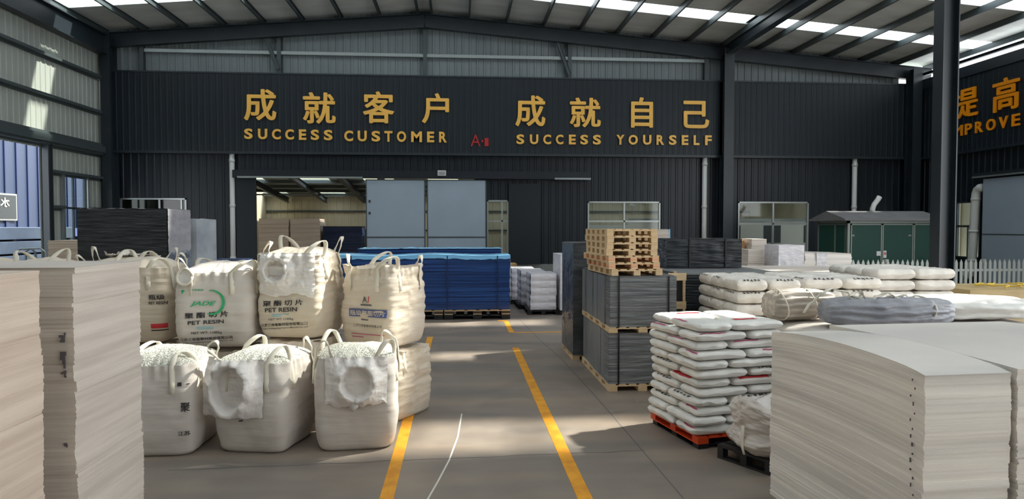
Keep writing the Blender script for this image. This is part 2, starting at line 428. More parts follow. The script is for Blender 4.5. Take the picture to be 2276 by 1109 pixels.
# gable posts and girts
for x, lab in ((-12.5, 'first gable post'), (-7.2, 'second gable post'), (-1.39, 'ridge gable post'), (4.55, 'fourth gable post'), (10.35, 'fifth gable post')):
    struct('beam', MB().hbeam((x, 27.98, 8.6), (x, 27.98, roof_z(x) - .3), .16, .22, .02, (0,1,0)), M['steel_mid'], lab + ' above the sign band')
gg = MB().box(-12.4, 10.4, 27.9, 28.02, 9.42, 9.55)
struct('beam', gg, M['galv'], 'galvanised girt across the gable')
for x in (-7.2, 4.55):
    struct('beam', MB().hbeam((x - .55, 27.8, 10.2), (x - .02, 27.8, 8.8), .12, .14, .015), M['steel_mid'], 'knee brace at a gable post')
for z, ya, yb in ((8.27, -12, 27.4), (6.92, -12, 27.4), (5.66, -12, 27.4), (5.32, 16, 27.4), (4.4, 23.95, 27.4), (3.2, 23.95, 24.75), (2.0, 23.95, 24.75), (3.2, 26.4, 27.4)):
    struct('beam', MB().box(XL + .03, XL + .2, ya, yb, z - .05, z + .05).box(XL + .03, XL + .06, ya, yb, z - .13, z + .05), M['steel_mid'], 'wall girt on the left wall')
struct('beam', MB().box(XL + .02, XL + .3, 16, 27.4, 5.36, 5.60), M['steel_mid'], 'deep lintel over the left door opening')
struct('trim_3', MB().hbeam((XL + .16, 23.78, 0), (XL + .16, 23.78, 5.3), .2, .26, .02, (0,1,0)), M['frame_dark'], 'door post of the left opening')
struct('trim_4', MB().box(XL - .02, XL + .12, 24.72, 24.84, 0, 4.4).box(XL - .02, XL + .1, 26.34, 26.42, 0, 4.4), M['galv'], 'posts of the glazed door in the left wall')
gd = MB()
for y in (24.86, 25.5, 26.28): gd.box(XL - .03, XL + .03, y, y + .06, .2, 4.35)
for z in (.2, 1.95, 3.15, 4.28): gd.box(XL - .03, XL + .03, 24.86, 26.34, z, z + .07)
struct('door_1', gd, M['frame_dark'], 'glazed door frame in the left wall')
struct('door_1', MB().box(XL - .005, XL + .005, 24.92, 26.28, .27, 4.28), M['pane'], 'glass of the left door')

# windows of the back wall
def window(n, h, mull, trans, m, lab):
    x0, x1, z0, z1 = h
    f = MB(); t = .06
    f.box(x0, x0+t, YB-.05, YB+.08, z0, z1).box(x1-t, x1, YB-.05, YB+.08, z0, z1).box(x0, x1, YB-.05, YB+.08, z0, z0+t).box(x0, x1, YB-.05, YB+.08, z1-t, z1)
    for x in mull: f.box(x-.035, x+.035, YB-.03, YB+.06, z0, z1)
    for z in trans: f.box(x0, x1, YB-.03, YB+.06, z-.035, z+.035)
    o = struct('window_%d' % n, f, M['alu'], lab)
    p = MB().box(x0, x1, YB+.015, YB+.025, z0, z1).build('pane', m, o); p['kind'] = 'structure'
    return o
window(1, W_LEFT, [-11.95, -11.1], [], M['pane_dark'], 'dark two-light window at the far left of the back wall')
window(2, W_MID, [6.9], [2.75], M['pane'], 'window behind the wooden pallet pile')
window(3, W_RIGHT, [13.38], [2.65], M['pane'], 'window left of the green kiosk')
window(4, (D_SIDE[0], D_SIDE[1], 0.02, 3.62), [1.75], [2.75], M['pane'], 'narrow glazed opening right of the grey sliding door')
o = struct('window_5', MB().box(XR-.05, XR+.05, 24.15, 24.21, 1.3, 3.5).box(XR-.05, XR+.05, 25.34, 25.4, 1.3, 3.5).box(XR-.05, XR+.05, 24.15, 25.4, 1.3, 1.36).box(XR-.05, XR+.05, 24.15, 25.4, 3.44, 3.5).box(XR-.04, XR+.04, 24.15, 25.4, 2.5, 2.58).box(XR-.04, XR+.04, 24.75, 24.81, 1.3, 2.5), M['frame_dark'], 'window in the right wall behind the white pipe')
p = MB().box(XR, XR+.01, 24.2, 25.35, 1.35, 3.45).build('pane', M['pane'], o)
struct('wall_right', MB().box(XR + 2.5, XR + 2.6, 20, 30, 0, 5), M['beige_clad'])

# big sliding door of the back wall: two leaves hung from a covered rail
for n, (a, c) in enumerate(((-3.79, -1.40), (-1.33, 1.09))):
    o = struct('door_2', MB().box(a, c, YB-.26, YB-.16, .05, 4.44), M['door_grey'], ('left' if n == 0 else 'right') + ' leaf of the grey sliding door')
    fr = MB()
    for x in (a, c - .04): fr.box(x, x + .04, YB-.275, YB-.26, .05, 4.44)
    fr.box(a, c, YB-.275, YB-.26, 4.40, 4.44).box(a, c, YB-.27, YB-.26, 2.06, 2.12)
    e = fr.build('frame', M['steel_mid'], o)
    if n == 0:
        for z in (3.5, 3.02): MB().box(-3.68, -3.60, YB-.30, YB-.26, z, z + .10).build('latch', M['frame_dark'], o)
struct('trim_5', MB().box(-9.0, 5.4, YB-.36, YB-.1, 4.48, 4.78), M['dark_clad'], 'dark rail cover above the sliding door')
struct('trim_6', MB().box(-8.8, -3.9, YB-.40, YB-.36, 4.46, 4.53).box(3.9, 5.4, YB-.40, YB-.36, 4.46, 4.53), M['galv'], 'galvanised edge of the sliding door rail')
struct('trim_7', MB().box(-8.95, -8.17, YB-.14, YB-.05, .0, 4.5).box(2.02, 3.3, YB-.12, YB-.05, .96, 4.3), M['dark_band'], 'dark jamb panels of the sliding door')
t = thing('sensor_box', 'small grey box fixed on the rail cover above the sliding door', 'sensor box', (-.72, YB-.36, 4.58))
bevel(MB().box(-.17, .17, -.14, 0, 0, .22).build('housing', M['white_pvc'], t), .015)
MB().box(-.12, .12, -.155, -.14, .04, .16).build('cover', M['alu'], t)

# right wall: grey sliding door with rail, its pipe
o = struct('door_3', MB().box(XR-.34, XR-.24, 18.6, 23.68, .05, 4.28), M['door_grey'], 'grey sliding door on the right wall')
MB().box(XR-.352, XR-.34, 18.6, 23.68, 2.22, 2.26).build('seam', M['steel_mid'], o)
struct('trim_8', MB().box(XR-.42, XR-.1, 18.4, 24.1, 4.36, 4.52), M['steel_dark'], 'dark rail cover over the right sliding door')
struct('trim_8', MB().box(XR-.46, XR-.42, 18.4, 24.1, 4.34, 4.40), M['galv'], 'pale edge of the right door rail')

# white downpipes on the back wall
for x, lab in ((-9.07, 'white downpipe at the left end of the sliding door rail'), (10.3, 'white downpipe left of the back wall column'), (16.9, 'white downpipe behind the green kiosk roof')):
    t = thing('downpipe', lab, 'pipe', (x, YB-.16, 0), 0, 'white downpipes on the back wall')
    MB().tube([(0,0,0),(0,0,5.42)], .10, 14).build('pipe', M['white_pvc'], t, True)
    for z in (1.2, 3.3, 5.1):
        MB().tube([(0,0,z),(0,0,z+.12)], .115, 14).build('collar', M['white_pvc'], t, True)
def arc(c, r, a0, a1, n, plane='yz'):
    return [(c[0], c[1] + r*cos(a0+(a1-a0)*i/n), c[2] + r*sin(a0+(a1-a0)*i/n)) for i in range(n+1)]
t = thing('drain_pipe', 'thick white pipe with bent ends beside the right grey door', 'pipe', (XR-.32, 24.05, 0))
path = [(-.02, -.32, 4.0)] + arc((-.02, -.22, 3.72), .25, pi/2, pi*1.0 - pi, 6)[::1]
path = [(-.0, -.30, 3.98), (-.0, -.20, 3.97), (0, -.08, 3.9), (0, -.02, 3.78), (0, 0, 3.6), (0, .12, 1.1), (0, .14, .9), (0, .20, .74), (0, .32, .66), (0, .5, .64)]
MB().tube(path, .15, 14).build('pipe', M['white_pvc'], t, True)
for z, y in ((3.5, .005), (2.3, .06), (1.2, .115)):
    MB().tube([(0, y, z), (0, y, z+.1)], .165, 14).build('collar', M['white_pvc'], t, True)
MB().tube([(0, .5, 0), (0, .5, .64)], .05, 10).build('prop', M['galv'], t, True)

# ------------------------------------------------------------------ lettering on the walls
def wall_char(ch, x0, x1, z0, z1, lab, grp, m='gold', bold=.0, wall='back', cat='letter', name='letter', depth=.05):
    vs, fs = text_mesh(ch, 1.0, 0 if ord(ch) > 255 else bold, .04, bold_shift=bold if ord(ch) > 255 else 0)
    q = fit(vs, x0, x1, z0, z1)
    cx, cz = (x0+x1)/2, z0
    mb = MB()
    if wall == 'back':
        mb.add([(x-cx, -(d+.04)/.08*depth, z-cz) for x, z, d in q], fs)
        o = mb.build(name, M[m]); o.location = (cx, YB - .32, cz)
    else:
        mb.add([(-(d+.04)/.08*depth, -(x-cx), z-cz) for x, z, d in q], fs)
        o = mb.build(name, M[m]); o.location = (XR - .235, -cx, cz)
    return tag(o, lab, cat, grp)
D28 = YB - .32
def px(x, y, Y=D28):            # picture measurement -> point on the plane at depth Y
    p, w = .032988, .077138
    F = (sin(w)*cos(p), cos(w)*cos(p), -sin(p)); Rt = (cos(w), -sin(w), 0); U = (sin(w)*sin(p), cos(w)*sin(p), cos(p))
    a, c = (x-1138)/1500, -(y-554.5)/1500
    d = [F[i] + Rt[i]*a + U[i]*c for i in range(3)]
    k = Y / d[1]
    return d[0]*k, 2.5 + d[2]*k
CH = [('成',543,614,199,268),('就',674,746,206,275),('客',807,876,204,274),('户',938,998,208,274)]
CH2 = [('成',1145,1212,213,281),('就',1266,1335,218,283),('自',1402,1451,217,284),('己',1518,1576,225,285)]
for half, lst in (('left', CH), ('right', CH2)):
    for i, (c, a, e, y0, y1) in enumerate(lst):
        xa, zb_ = px(a, y1); xb, zt_ = px(e, y0)
        wall_char(c, xa, xb, zb_, zt_, 'large gold Chinese character, %s of four in the %s slogan' % (ORD[i], half), 'gold Chinese characters on the back wall', bold=.022, name='wall_character', cat='character')
def line(s, spans, y0, y1, slope, lab, grp, m='gold'):
    n = {}
    for c, (a, e) in zip(s, spans):
        n[c] = n.get(c, 0) + 1
        dy = slope*(a - spans[0][0])
        xa, zb_ = px(a, y1 + dy); xb, zt_ = px(e, y0 + dy)
        which = (ORD[n[c]-1] + ' ' if s.count(c) > 1 else '')
        wall_char(c, xa, xb, zb_, zt_, 'gold letter %s, %s%s' % (c, which + 'such letter in ' if s.count(c) > 1 else 'in ', lab), grp, m, bold=.034)
def spans(crop_x, k, x0): return [(x0 + a/k, x0 + c/k) for a, c in crop_x]
g = 'gold capital letters on the back wall'
line('SUCCESS', spans([(108,190),(247,338),(388,475),(522,608),(660,732),(780,862),(912,998)], 4.552, 520), 286, 309, .0085*2, 'SUCCESS beside CUSTOMER', g)
line('CUSTOMER', spans([(1118,1206),(1254,1344),(1394,1480),(1524,1604),(1650,1742),(1794,1902),(1954,2026),(2076,2154)], 4.552, 520), 290.5, 314, .0085*1.5, 'CUSTOMER under the left characters', g)
line('SUCCESS', spans([(484,550),(598,668),(710,776),(816,880),(926,984),(1022,1088),(1128,1196)], 3.793, 1020), 299, 320.5, .006, 'SUCCESS beside YOURSELF', g)
line('YOURSELF', spans([(1326,1394),(1428,1506),(1550,1620),(1664,1728),(1768,1832),(1876,1932),(1976,2026),(2072,2128)], 3.793, 1020), 300, 321.5, .006, 'YOURSELF under the right characters', g)
for s, a, e, y0, y1, lab in (('A',1046,1068,299,325,'red letter A of the small dim bay mark between both slogans'),('-',1070,1074,311,316,'short red dash of the dim bay mark between both slogans'),('1',1077,1086,307,325,'small red figure of the dim bay mark between both slogans')):
    xa, zb_ = px(a, y1); xb, zt_ = px(e, y0)
    wall_char(s, xa, xb, zb_, zt_, lab, 'red bay mark', 'red_paint', 0, depth=.02)
# right wall (u = -Y so that text reads correctly)
wall_char('提', -25.55, -24.1, 6.72, 7.86, 'orange character half hidden by the near steel column on the right wall', 'orange characters on the right wall', 'gold_bright', .02, 'right', 'character', 'wall_character')
wall_char('高', -23.42, -22.24, 6.66, 7.84, 'whole orange character at the right edge on the right wall', 'orange characters on the right wall', 'gold_bright', .02, 'right', 'character', 'wall_character')
for c, (u0, u1) in zip('IMPROVE', ((-25.72,-25.60),(-25.36,-24.86),(-24.74,-24.40),(-24.22,-23.86),(-23.68,-23.26),(-23.1,-22.7),(-22.52,-22.19))):
    wall_char(c, u0, u1, 6.05, 6.47, 'orange letter %s of IMPROVE on the right wall' % c, 'orange letters on the right wall', 'gold_bright', .02, 'right')

# ------------------------------------------------------------------ the hall behind the back wall
corr('wall_back', 'x', 50, XL, 22, 0, 7, [], M['beige_clad'], .5, .04)
for z in (2.2, 3.6):
    struct('beam', MB().box(XL, 22, 49.86, 49.96, z, z + .12), M['steel_mid'], 'girt on the far beige wall')
struct('wall_left', MB().box(XL-.05, XL, 28.3, 50, 0, 7), M['beige_clad'])
struct('wall_right', MB().box(22, 22.1, 28.3, 50, 0, 7), M['beige_clad'])
def hz(y): return 6.9 - (y - 28.4) * .097
hy = [28.4, 31, 33.2, 36, 38.2, 41.9, 43.4, 47.6, 49.2, 50]
for i in range(len(hy)-1):
    a, c = hy[i], hy[i+1]
    if i % 2 == 0:
        struct('ceiling', MB().add([(XL,a,hz(a)),(22,a,hz(a)),(22,c,hz(c)),(XL,c,hz(c)),(XL,a,hz(a)+.08),(22,a,hz(a)+.08),(22,c,hz(c)+.08),(XL,c,hz(c)+.08)], [(0,3,2,1),(4,5,6,7),(0,1,5,4),(1,2,6,5),(2,3,7,6),(3,0,4,7)]), M['hall_roof'])
    else:
        for x0 in range(-14, 22, 4):
            nwin += 1
            struct('window_%d' % nwin, MB().add([(x0,a,hz(a)),(x0+1.9,a,hz(a)),(x0+1.9,c,hz(c)),(x0,c,hz(c))], [(0,1,2,3)]), M['skylight'], 'roof light of the hall behind')
            struct('ceiling', MB().add([(x0+1.9,a,hz(a)),(x0+4,a,hz(a)),(x0+4,c,hz(c)),(x0+1.9,c,hz(c))], [(0,1,2,3)]), M['hall_roof'])
for i in range(11):
    y = 30 + i*1.9
    struct('beam', MB().box(XL, 22, y, y + .07, hz(y) - .2, hz(y)), M['steel_mid'], 'purlin of the hall behind')
for x, y, lab in ((-9.6, 39, 'left'), (-6.9, 35, 'middle'), (-6.8, 49.5, 'rear'), (-12.3, 49.5, 'rear left'), (-4.6, 39, 'right')):
    struct('column', MB().hbeam((x, y, 0), (x, y, hz(y)), .25, .3, .02), M['steel_dark'], lab + ' column of the hall behind')
    struct('beam', MB().hbeam((x, 28.5, hz(28.5) - .45), (x, 49.8, hz(49.8) - .4), .2, .35, .02), M['steel_dark'], 'rafter of the hall behind over the %s column' % lab)
struct('beam', MB().box(XL, 8, 47.0, 47.1, 4.66, 4.76), M['galv'], 'tie rail across the hall behind')
# partition inside seen through the right-hand windows
struct('wall_right', MB().box(9.6, 20.5, 38, 38.1, 0, 2.9), M['paper'], 'pale partition behind the right window')
struct('wall_right', MB().box(9.6, 20.5, 37.96, 38.0, 2.85, 3.0), M['galv'])
for x, lab in ((10.9, 'left'), (13.2, 'middle'), (15.5, 'right')):
    struct('window_6', MB().box(15.2 + (x-10.9)*1.05, 16.2 + (x-10.9)*1.05, 37.95, 38.0, 1.6, 2.6), M['frame_dark'], lab + ' dark opening in the partition behind the window')
struct('beam', MB().box(4, 22, 43, 43.15, 4.2, 4.4), M['white_pvc'], 'pale beam seen through the window behind the pallets')
for x, z, lab in ((10.6, 3.75, 'left'), (11.9, 3.95, 'right')):
    t = thing('pendant_lamp', '%s small pendant lamp seen through the window above the wooden pallets' % lab, 'lamp', (x, 41, z))
    MB().tube([(0,0,.03),(0,0,.20)], [.28, .06], 14).build('lamp_shade', M['lamp_shade'], t, True)
    MB().tube([(0,0,.2),(0,0,hz(41)-.02-z)], .012, 6).build('cord', M['tape_black'], t)
t = thing('machine', 'pale machine seen through the window behind the wooden pallets', 'machine', (9.3, 39.5, 0))
MB().box(-3.2, 3.6, 0, 1.2, 0, 2.35).build('body', M['machine_grey'], t)
MB().box(-3.3, 3.7, -.1, 1.3, 2.35, 2.62).build('hood', M['white_pvc'], t)
MB().box(-3.1, -2.2, -.05, 0, 1.5, 2.2).build('panel', M['ink_pink'], t)

# ------------------------------------------------------------------ outside the left door
corr('building_front', 'y', -21.5, 12, 44, 0, 7.5, [], M['blue_clad'], .85, .04)
tag(bpy.data.objects['building_front'], 'blue ribbed building standing outside the left door opening', 'building'); bpy.data.objects['building_front']['kind'] = 'thing'
bf = bpy.data.objects['building_front']
MB().box(-21.55, -21.38, 29.5, 34.5, 2.82, 4.1).build('window_frame', M['alu'], bf)
MB().box(-21.38, -21.36, 29.6, 34.4, 2.9, 4.02).build('pane', M['frame_dark'], bf)
sm_ = MB()
for i in range(38): sm_.box(-21.47, -21.44, 12 + i*.85 + .52, 12 + i*.85 + .58, 0, 7.4)
sm_.build('seam', M['blue_seam'], bf)
MB().box(-21.45, -21.25, 12, 44, 2.0, 2.45).build('skirting_band', M['ink_blue'], bf)
vs, fs = text_mesh('水如', .6, .01)
q = fit(vs, -33.9, -32.6, 3.45, 3.9)
MB().add([(-21.34, -x, z) for x, z, d in q], fs).build('sign_text', M['white_pvc'], bf)
t = thing('panel_stack', 'pale blue stack of panels outside the left door opening', 'panel stack', (-16.2, 24.0, -.05))
for i in range(5):
    bevel(MB().box(-.6, .6, -3.5, 4.6, .12 + i*.5, .55 + i*.5).build('panel_bundle', M['pale_panel'], t), .02)
    for y in (-3.3, -1.2, 1, 3, 4.4): MB().box(-.55, .55, y, y + .1, i*.5, .12 + i*.5).build('spacer', M['wood_dark'], t)
t = thing('tube_rack', 'slim blue-grey tube rack just inside the left door opening', 'rack', (-13.2, 21.4, 0))
for y in (-.2, .25): MB().tube([(0, y, 0), (0, y, 1.75), (.12, y+.02, 1.85), (.4, y+.06, 1.85), (.5, y+.08, 1.75), (.55, y+.1, 0)], .03, 8).build('upright', M['steel_mid'], t, True)
MB().tube([(.02, -.2, .9), (.02, .25, .9)], .02, 6).build('crossbar', M['steel_mid'], t)

# ------------------------------------------------------------------ floor lines
def fline(x0, x1, y0, y1): return struct('trim_9', MB().box(x0, x1, y0, y1, 0, .003), M['yellow_line'], 'yellow floor line')
fline(-.745, -.615, 1.5, 15.4); fline(1.075, 1.215, 1.5, 13.9); fline(1.16, 1.28, 15.9, 17.9); fline(1.28, 4.4, 15.85, 15.95); fline(1.0, 1.28, 17.85, 18.0)
jo = MB()
random.seed(3)
def crack(pts, w):
    for (a, c), (e, f_) in zip(pts, pts[1:]):
        d = Vector((e-a, f_-c, 0)); n = Vector((-d.y, d.x, 0)).normalized()*w/2
        jo.add([(a-n.x,c-n.y,.002),(e-n.x,f_-n.y,.002),(e+n.x,f_+n.y,.002),(a+n.x,c+n.y,.002)], [(0,1,2,3)])
crack([(-3 + i*.22, 7.12 + random.uniform(-.02, .02) + .01*i) for i in range(24)], .012)
crack([(1.62, 18.0), (1.75, 15.0), (1.92, 12.5), (2.0, 9.5), (2.05, 6)], .012)
struct('trim_10', jo, M['ink_grey'], 'joints and cracks in the concrete')
sc_ = MB(); jo = sc_
crack([(.02, 9.0), (-.03, 8.0), (-.12, 7.2), (-.22, 6.6), (-.35, 5.9), (-.5, 5.2)], .018)
struct('trim_11', sc_, M['paper'], 'pale scratch on the concrete')
# ------------------------------------------------------------------ stacks of plastic sheets
def sheet_body(w, d, h, layers, jit=.004, bend=None, seed=1, wobble=.0, nx=8, ny=16):
    """pile of thin sheets: every layer its own small sideways slip; bend(x, y, k) lifts it (k = height share)"""
    rnd = random.Random(seed); mb = MB(); vs = []; fs = []
    per = [(-w/2 + w*i/nx, -d/2) for i in range(nx)] + [(w/2, -d/2 + d*i/ny) for i in range(ny)] + [(w/2 - w*i/nx, d/2) for i in range(nx)] + [(-w/2, d/2 - d*i/ny) for i in range(ny)]
    n = len(per); ring = 0; ox = oy = 0
    for L in range(layers):
        if rnd.random() < .12: ox = rnd.uniform(-1, 1)*jit*1.6; oy = rnd.uniform(-1, 1)*jit*1.6
        ax = ox + rnd.uniform(-1, 1)*jit*.6; ay = oy + rnd.uniform(-1, 1)*jit*.6; gx = 1 + rnd.uniform(-1, 1)*jit*.8/w; gy = 1 + rnd.uniform(-1, 1)*jit*.8/d
        for q in (L, L + .93):
            k = q/layers
            sx = wobble*noise.noise(Vector((seed*3.1, 0, k*h*3.0))); sy = wobble*noise.noise(Vector((seed*5.7, 4, k*h*3.0)))
            for x, y in per: vs.append((x*gx + ax + sx, y*gy + ay + sy, k*h + (bend(x, y, k) if bend else 0)))
            if ring: fs += [((ring-1)*n + i, (ring-1)*n + (i+1) % n, ring*n + (i+1) % n, ring*n + i) for i in range(n)]
            ring += 1
    mb.add(vs, fs)
    k = 1.0
    mb.grid(nx, ny, lambda u, v: (-w/2 + u*w, -d/2 + v*d, h*(1 - .07/layers) + (bend(-w/2 + u*w, -d/2 + v*d, k) if bend else 0)))
    mb.add([(-w/2,-d/2,0),(w/2,-d/2,0),(w/2,d/2,0),(-w/2,d/2,0)], [(0,3,2,1)])
    return mb
def slat_pallet(name, w, d, h, m, label, cat, loc, rz=0, group=None, nb=(3, 3), boards=5, m2=None):
    """wooden or plastic pallet: deck boards, blocks, bottom boards"""
    t = thing(name, label, cat, loc, rz, group); tb = h*.16
    bw = w/(boards*1.35)
    kids = []
    me = MB().box(0, bw, -d/2, d/2, h - tb, h).mesh('deck_board', m)
    for i in range(boards): kids.append(inst('deck_board', me, t, (-w/2 + (w - bw)*i/(boards-1), 0, 0)))
    bx, by = w*.13, d*.11
    mk = MB().box(-bx/2, bx/2, -by/2, by/2, tb, h - 2*tb).mesh('block', m2 or m)
    for i in range(nb[0]):
        for j in range(nb[1]):
            kids.append(inst('block', mk, t, (-w/2 + bx/2 + (w - bx)*i/(nb[0]-1), -d/2 + by/2 + (d - by)*j/(nb[1]-1), 0)))
    ms = MB().box(-w/2, w/2, -by/2, by/2, h - 2*tb, h - tb).mesh('stringer', m)
    ml = MB().box(-bx/2, bx/2, -d/2, d/2, 0, tb).mesh('bottom_board', m)
    for j in range(nb[1]): kids.append(inst('stringer', ms, t, (0, -d/2 + by/2 + (d - by)*j/(nb[1]-1), 0)))
    for i in range(nb[0]): kids.append(inst('bottom_board', ml, t, (-w/2 + bx/2 + (w - bx)*i/(nb[0]-1), 0, 0)))
    return t, kids

# left foreground: two tall stacks
gA = 'tall sheet stacks in the left foreground'
o = tag(sheet_body(1.3, 2.6, 2.21, 150, .004, None, 11, .012, 4, 10).build('sheet_stack', M['sheet_cream'], None), 'tall stack of white plastic sheets cut off by the left frame edge', 'sheet stack', gA)
o.location = (-2.83 - .65, 4.78 - 1.3, 0)
t = thing('sheet_stack', 'tall stack of white plastic sheets beside the bulk bags, pen marks on its shaded end', 'sheet stack', (-2.73 - .6, 5.49, 0), 0, gA)
sheet_body(1.2, 1.0, 2.215, 150, .004, None, 12, .012, 4, 8).build('sheets', M['sheet_white'], t)
rnd = random.Random(4)
for z, hgt in ((1.72, .07), (1.56, .12), (1.46, .05), (.95, .03)):
    x = .52; pm = MB()
    for k in range(4): pm.box(x + rnd.uniform(-.02, .02), x + rnd.uniform(.022, .03), -.512, -.508, z - hgt/2 + k*hgt/4, z - hgt/2 + (k+1)*hgt/4)
    pm.build('pen_mark', M['ink_grey'], t, label='grey pen mark on the stack end')

# right foreground: bent sheets
def bendR(x, y, k):
    v = (y + .95)/1.90
    return .05*k**.6*(4*v*(1-v)) - .014*k*max(0, (.12 - v)/.12)**2 - .02*k*v**3
gB = 'white sheet stacks in the right foreground'
t = thing('sheet_stack', 'stack of bent translucent sheets in front of the red-orange pallet of white sacks', 'sheet stack', (3.283, 5.13, 0), R(4), gB)
sheet_body(.64, 1.90, 1.545, 110, .004, bendR, 21, .014, 6, 22).build('sheets', M['sheet_grey'], t)
for k in range(26):
    z = .1 + k*.055; h_ = rnd.uniform(.012, .03)
    y = -.86 + rnd.uniform(-.02, .02)
    MB().box(-.334, -.328, y, y + rnd.uniform(.004, .010), z, z + h_).build('pen_mark', M['ink_grey'], t, label='grey pen dash down the near edge')
o = tag(sheet_body(1.88, 2.05, 1.555, 100, .006, lambda x, y, k: .02*k*(1 - (y/1.02)**2), 22, .012, 6, 14).build('sheet_stack', M['sheet_grey'], None), 'wider stack of translucent sheets cut off by the right frame edge', 'sheet stack', gB)
o.location = (4.575, 5.28, 0); o.rotation_euler = (0, 0, R(4))

# ------------------------------------------------------------------ bulk bags
def sup(x, a, b, n): return b*max(0.0, 1 - min(1, abs(x)/a)**n)**(1/n)
def bulk_bag(label, loc, rz, w, d, h, mt, seed, group, top='granules', dome=.14, lean=(0, 0), sag=0.0, loops=(1, 1, 1, 1), wrinkle=.010, bot=.9, loop_h=.17):
    """big woven bag: squarish bulging body, domed or open top, four lifting loops"""
    t = thing('bulk_bag', label, 'bulk bag', loc, rz, group)
    n = 6.5; a0, b0 = w/2, d/2
    def prof(k):
        p = bot + (1 - bot)*min(1, (k/.22))**.6 if k < .22 else 1.0
        p *= 1 + .035*sin(pi*k) - .055*max(0, (k - .75)/.25)**1.5
        if k < .05: p *= .94 + .06*(k/.05)**.5
        return p
    def rim(x, y): return h + sag*(abs(x/a0)**2 + abs(y/b0)**2)*.5 - (.02 + .03*abs(fbm((x*3, y*3, seed), 1, seed)))
    def surf(th, k):
        c, s_ = cos(th), sin(th)
        r = 1/((abs(c)**n + abs(s_)**n)**(1/n))
        x, y = a0*r*c, b0*r*s_
        p = prof(k); z = k*rim(x, y)
        wv = wrinkle*1.5*fbm((th*1.1, z*15, seed), 1, seed)*(.35 + .9*k**1.5) + .018*fbm((x*2.2, y*2.2, z*2.0), 1, seed + 3)
        gather = .02*max(0, k - .82)/.18*sin(th*22 + 4*noise.noise(Vector((th*2, seed, 0))))
        f = 1 + (wv - gather)/a0
        return Vector((x*p*f + lean[0]*k*k, y*p*f + lean[1]*k*k, z))
    NT, NK = 120, 46
    mb = MB()
    vs = [surf(2*pi*i/NT, j/NK) for j in range(NK+1) for i in range(NT)]
    fs = [(j*NT+i, j*NT+(i+1) % NT, (j+1)*NT+(i+1) % NT, (j+1)*NT+i) for j in range(NK) for i in range(NT)]
    mb.add(vs, fs + [tuple(range(NT))[::-1]])
    ring = vs[NK*NT:]; cen = sum(ring, Vector())/NT
    body_top = top in ('closed',)
    tb = mb if body_top else MB()
    tv = []; NR = 14
    for j in range(NR+1):
        q = 1 - j/NR*.999
        for i in range(NT):
            p = ring[i]; base = cen.lerp(p, q)
            rise = dome*(1 - q**2.2) if top != 'open' else -.10*(1 - q**4)
            bump_ = (.012 if top == 'granules' else .03)*fbm(base*(6 if top == 'granules' else 4), 1, seed+9)*(1 - q**6)
            tv.append(Vector((base.x, base.y, p.z*q**3 + cen.z*(1-q**3) + rise + bump_ - (.006 if not body_top and j == 0 else 0))))
    tb.add(tv, [(j*NT+i, j*NT+(i+1) % NT, (j+1)*NT+(i+1) % NT, (j+1)*NT+i) for j in range(NR) for i in range(NT)])
    mb.build('body', M[mt], t, True)
    if not body_top:
        tb.build('granules' if top == 'granules' else 'top_cover', M['granules' if top == 'granules' else mt], t, True, label='white granules filling the open top' if top == 'granules' else None)
    # lifting loops at the four corners
    rnd = random.Random(seed)
    for c in range(4):
        if not loops[c]: continue
        sx, sy = ((-1,-1), (1,-1), (1,1), (-1,1))[c]
        th0 = math.atan2(sy*b0*.55, sx*a0) if False else None
        def side(pt, k):
            return surf(pt, k)
        base = math.atan2(sy, sx)
        dth = .30
        pts = []; wd = []
        lf, rt = base - dth, base + dth
        lw = rnd.uniform(-.11, .11); lx = rnd.uniform(-.11, .11); hh = loop_h*rnd.uniform(.7, 1.3)
        for k in (.70, .80, .90, .985):
            p = side(lf, k); pts.append(p + Vector((p.x, p.y, 0)).normalized()*.012); wd.append(Vector((-sin(lf), cos(lf), 0)))
        pa = pts[-1]; pb = side(rt, .985); pb = pb + Vector((pb.x, pb.y, 0)).normalized()*.012
        for i in range(1, 10):
            a = i/10; m_ = pa.lerp(pb, a)
            out = Vector((sx*.02 + lx*sin(pi*a), sy*.02 + lw*sin(pi*a), hh*sin(pi*a)**.7))
            pts.append(m_ + out); wd.append(Vector((-sin(base), cos(base), 0)).lerp(Vector((cos(base), sin(base), .2)), .6*sin(pi*a)))
        for k in (.985, .90, .80, .70):
            p = side(rt, k); pts.append(p + Vector((p.x, p.y, 0)).normalized()*.012); wd.append(Vector((-sin(rt), cos(rt), 0)))
        MB().ribbon(pts, wd, .055, .008).build('lifting_loop', M['strap'], t, True)
    t_surf = dict(a=a0, b=b0, n=n, surf=surf, h=h, prof=prof)
    return t, t_surf
def on_front(S, x, z, off):
    """point on the -Y face at local x, z"""
    th = -pi/2 + math.atan2(x, S['b'])
    for _ in range(4):
        p = S['surf'](th, min(1, max(0, z/S['h']))); th += (x - p.x)/S['b']*.8
    return Vector((x, p.y - off, z))
def on_right(S, y, z, off):
    th = math.atan2(y, S['a'])
    for _ in range(4):
        p = S['surf'](th, min(1, max(0, z/S['h']))); th += (y - p.y)/S['a']*.8
    return Vector((p.x + off, y, z))
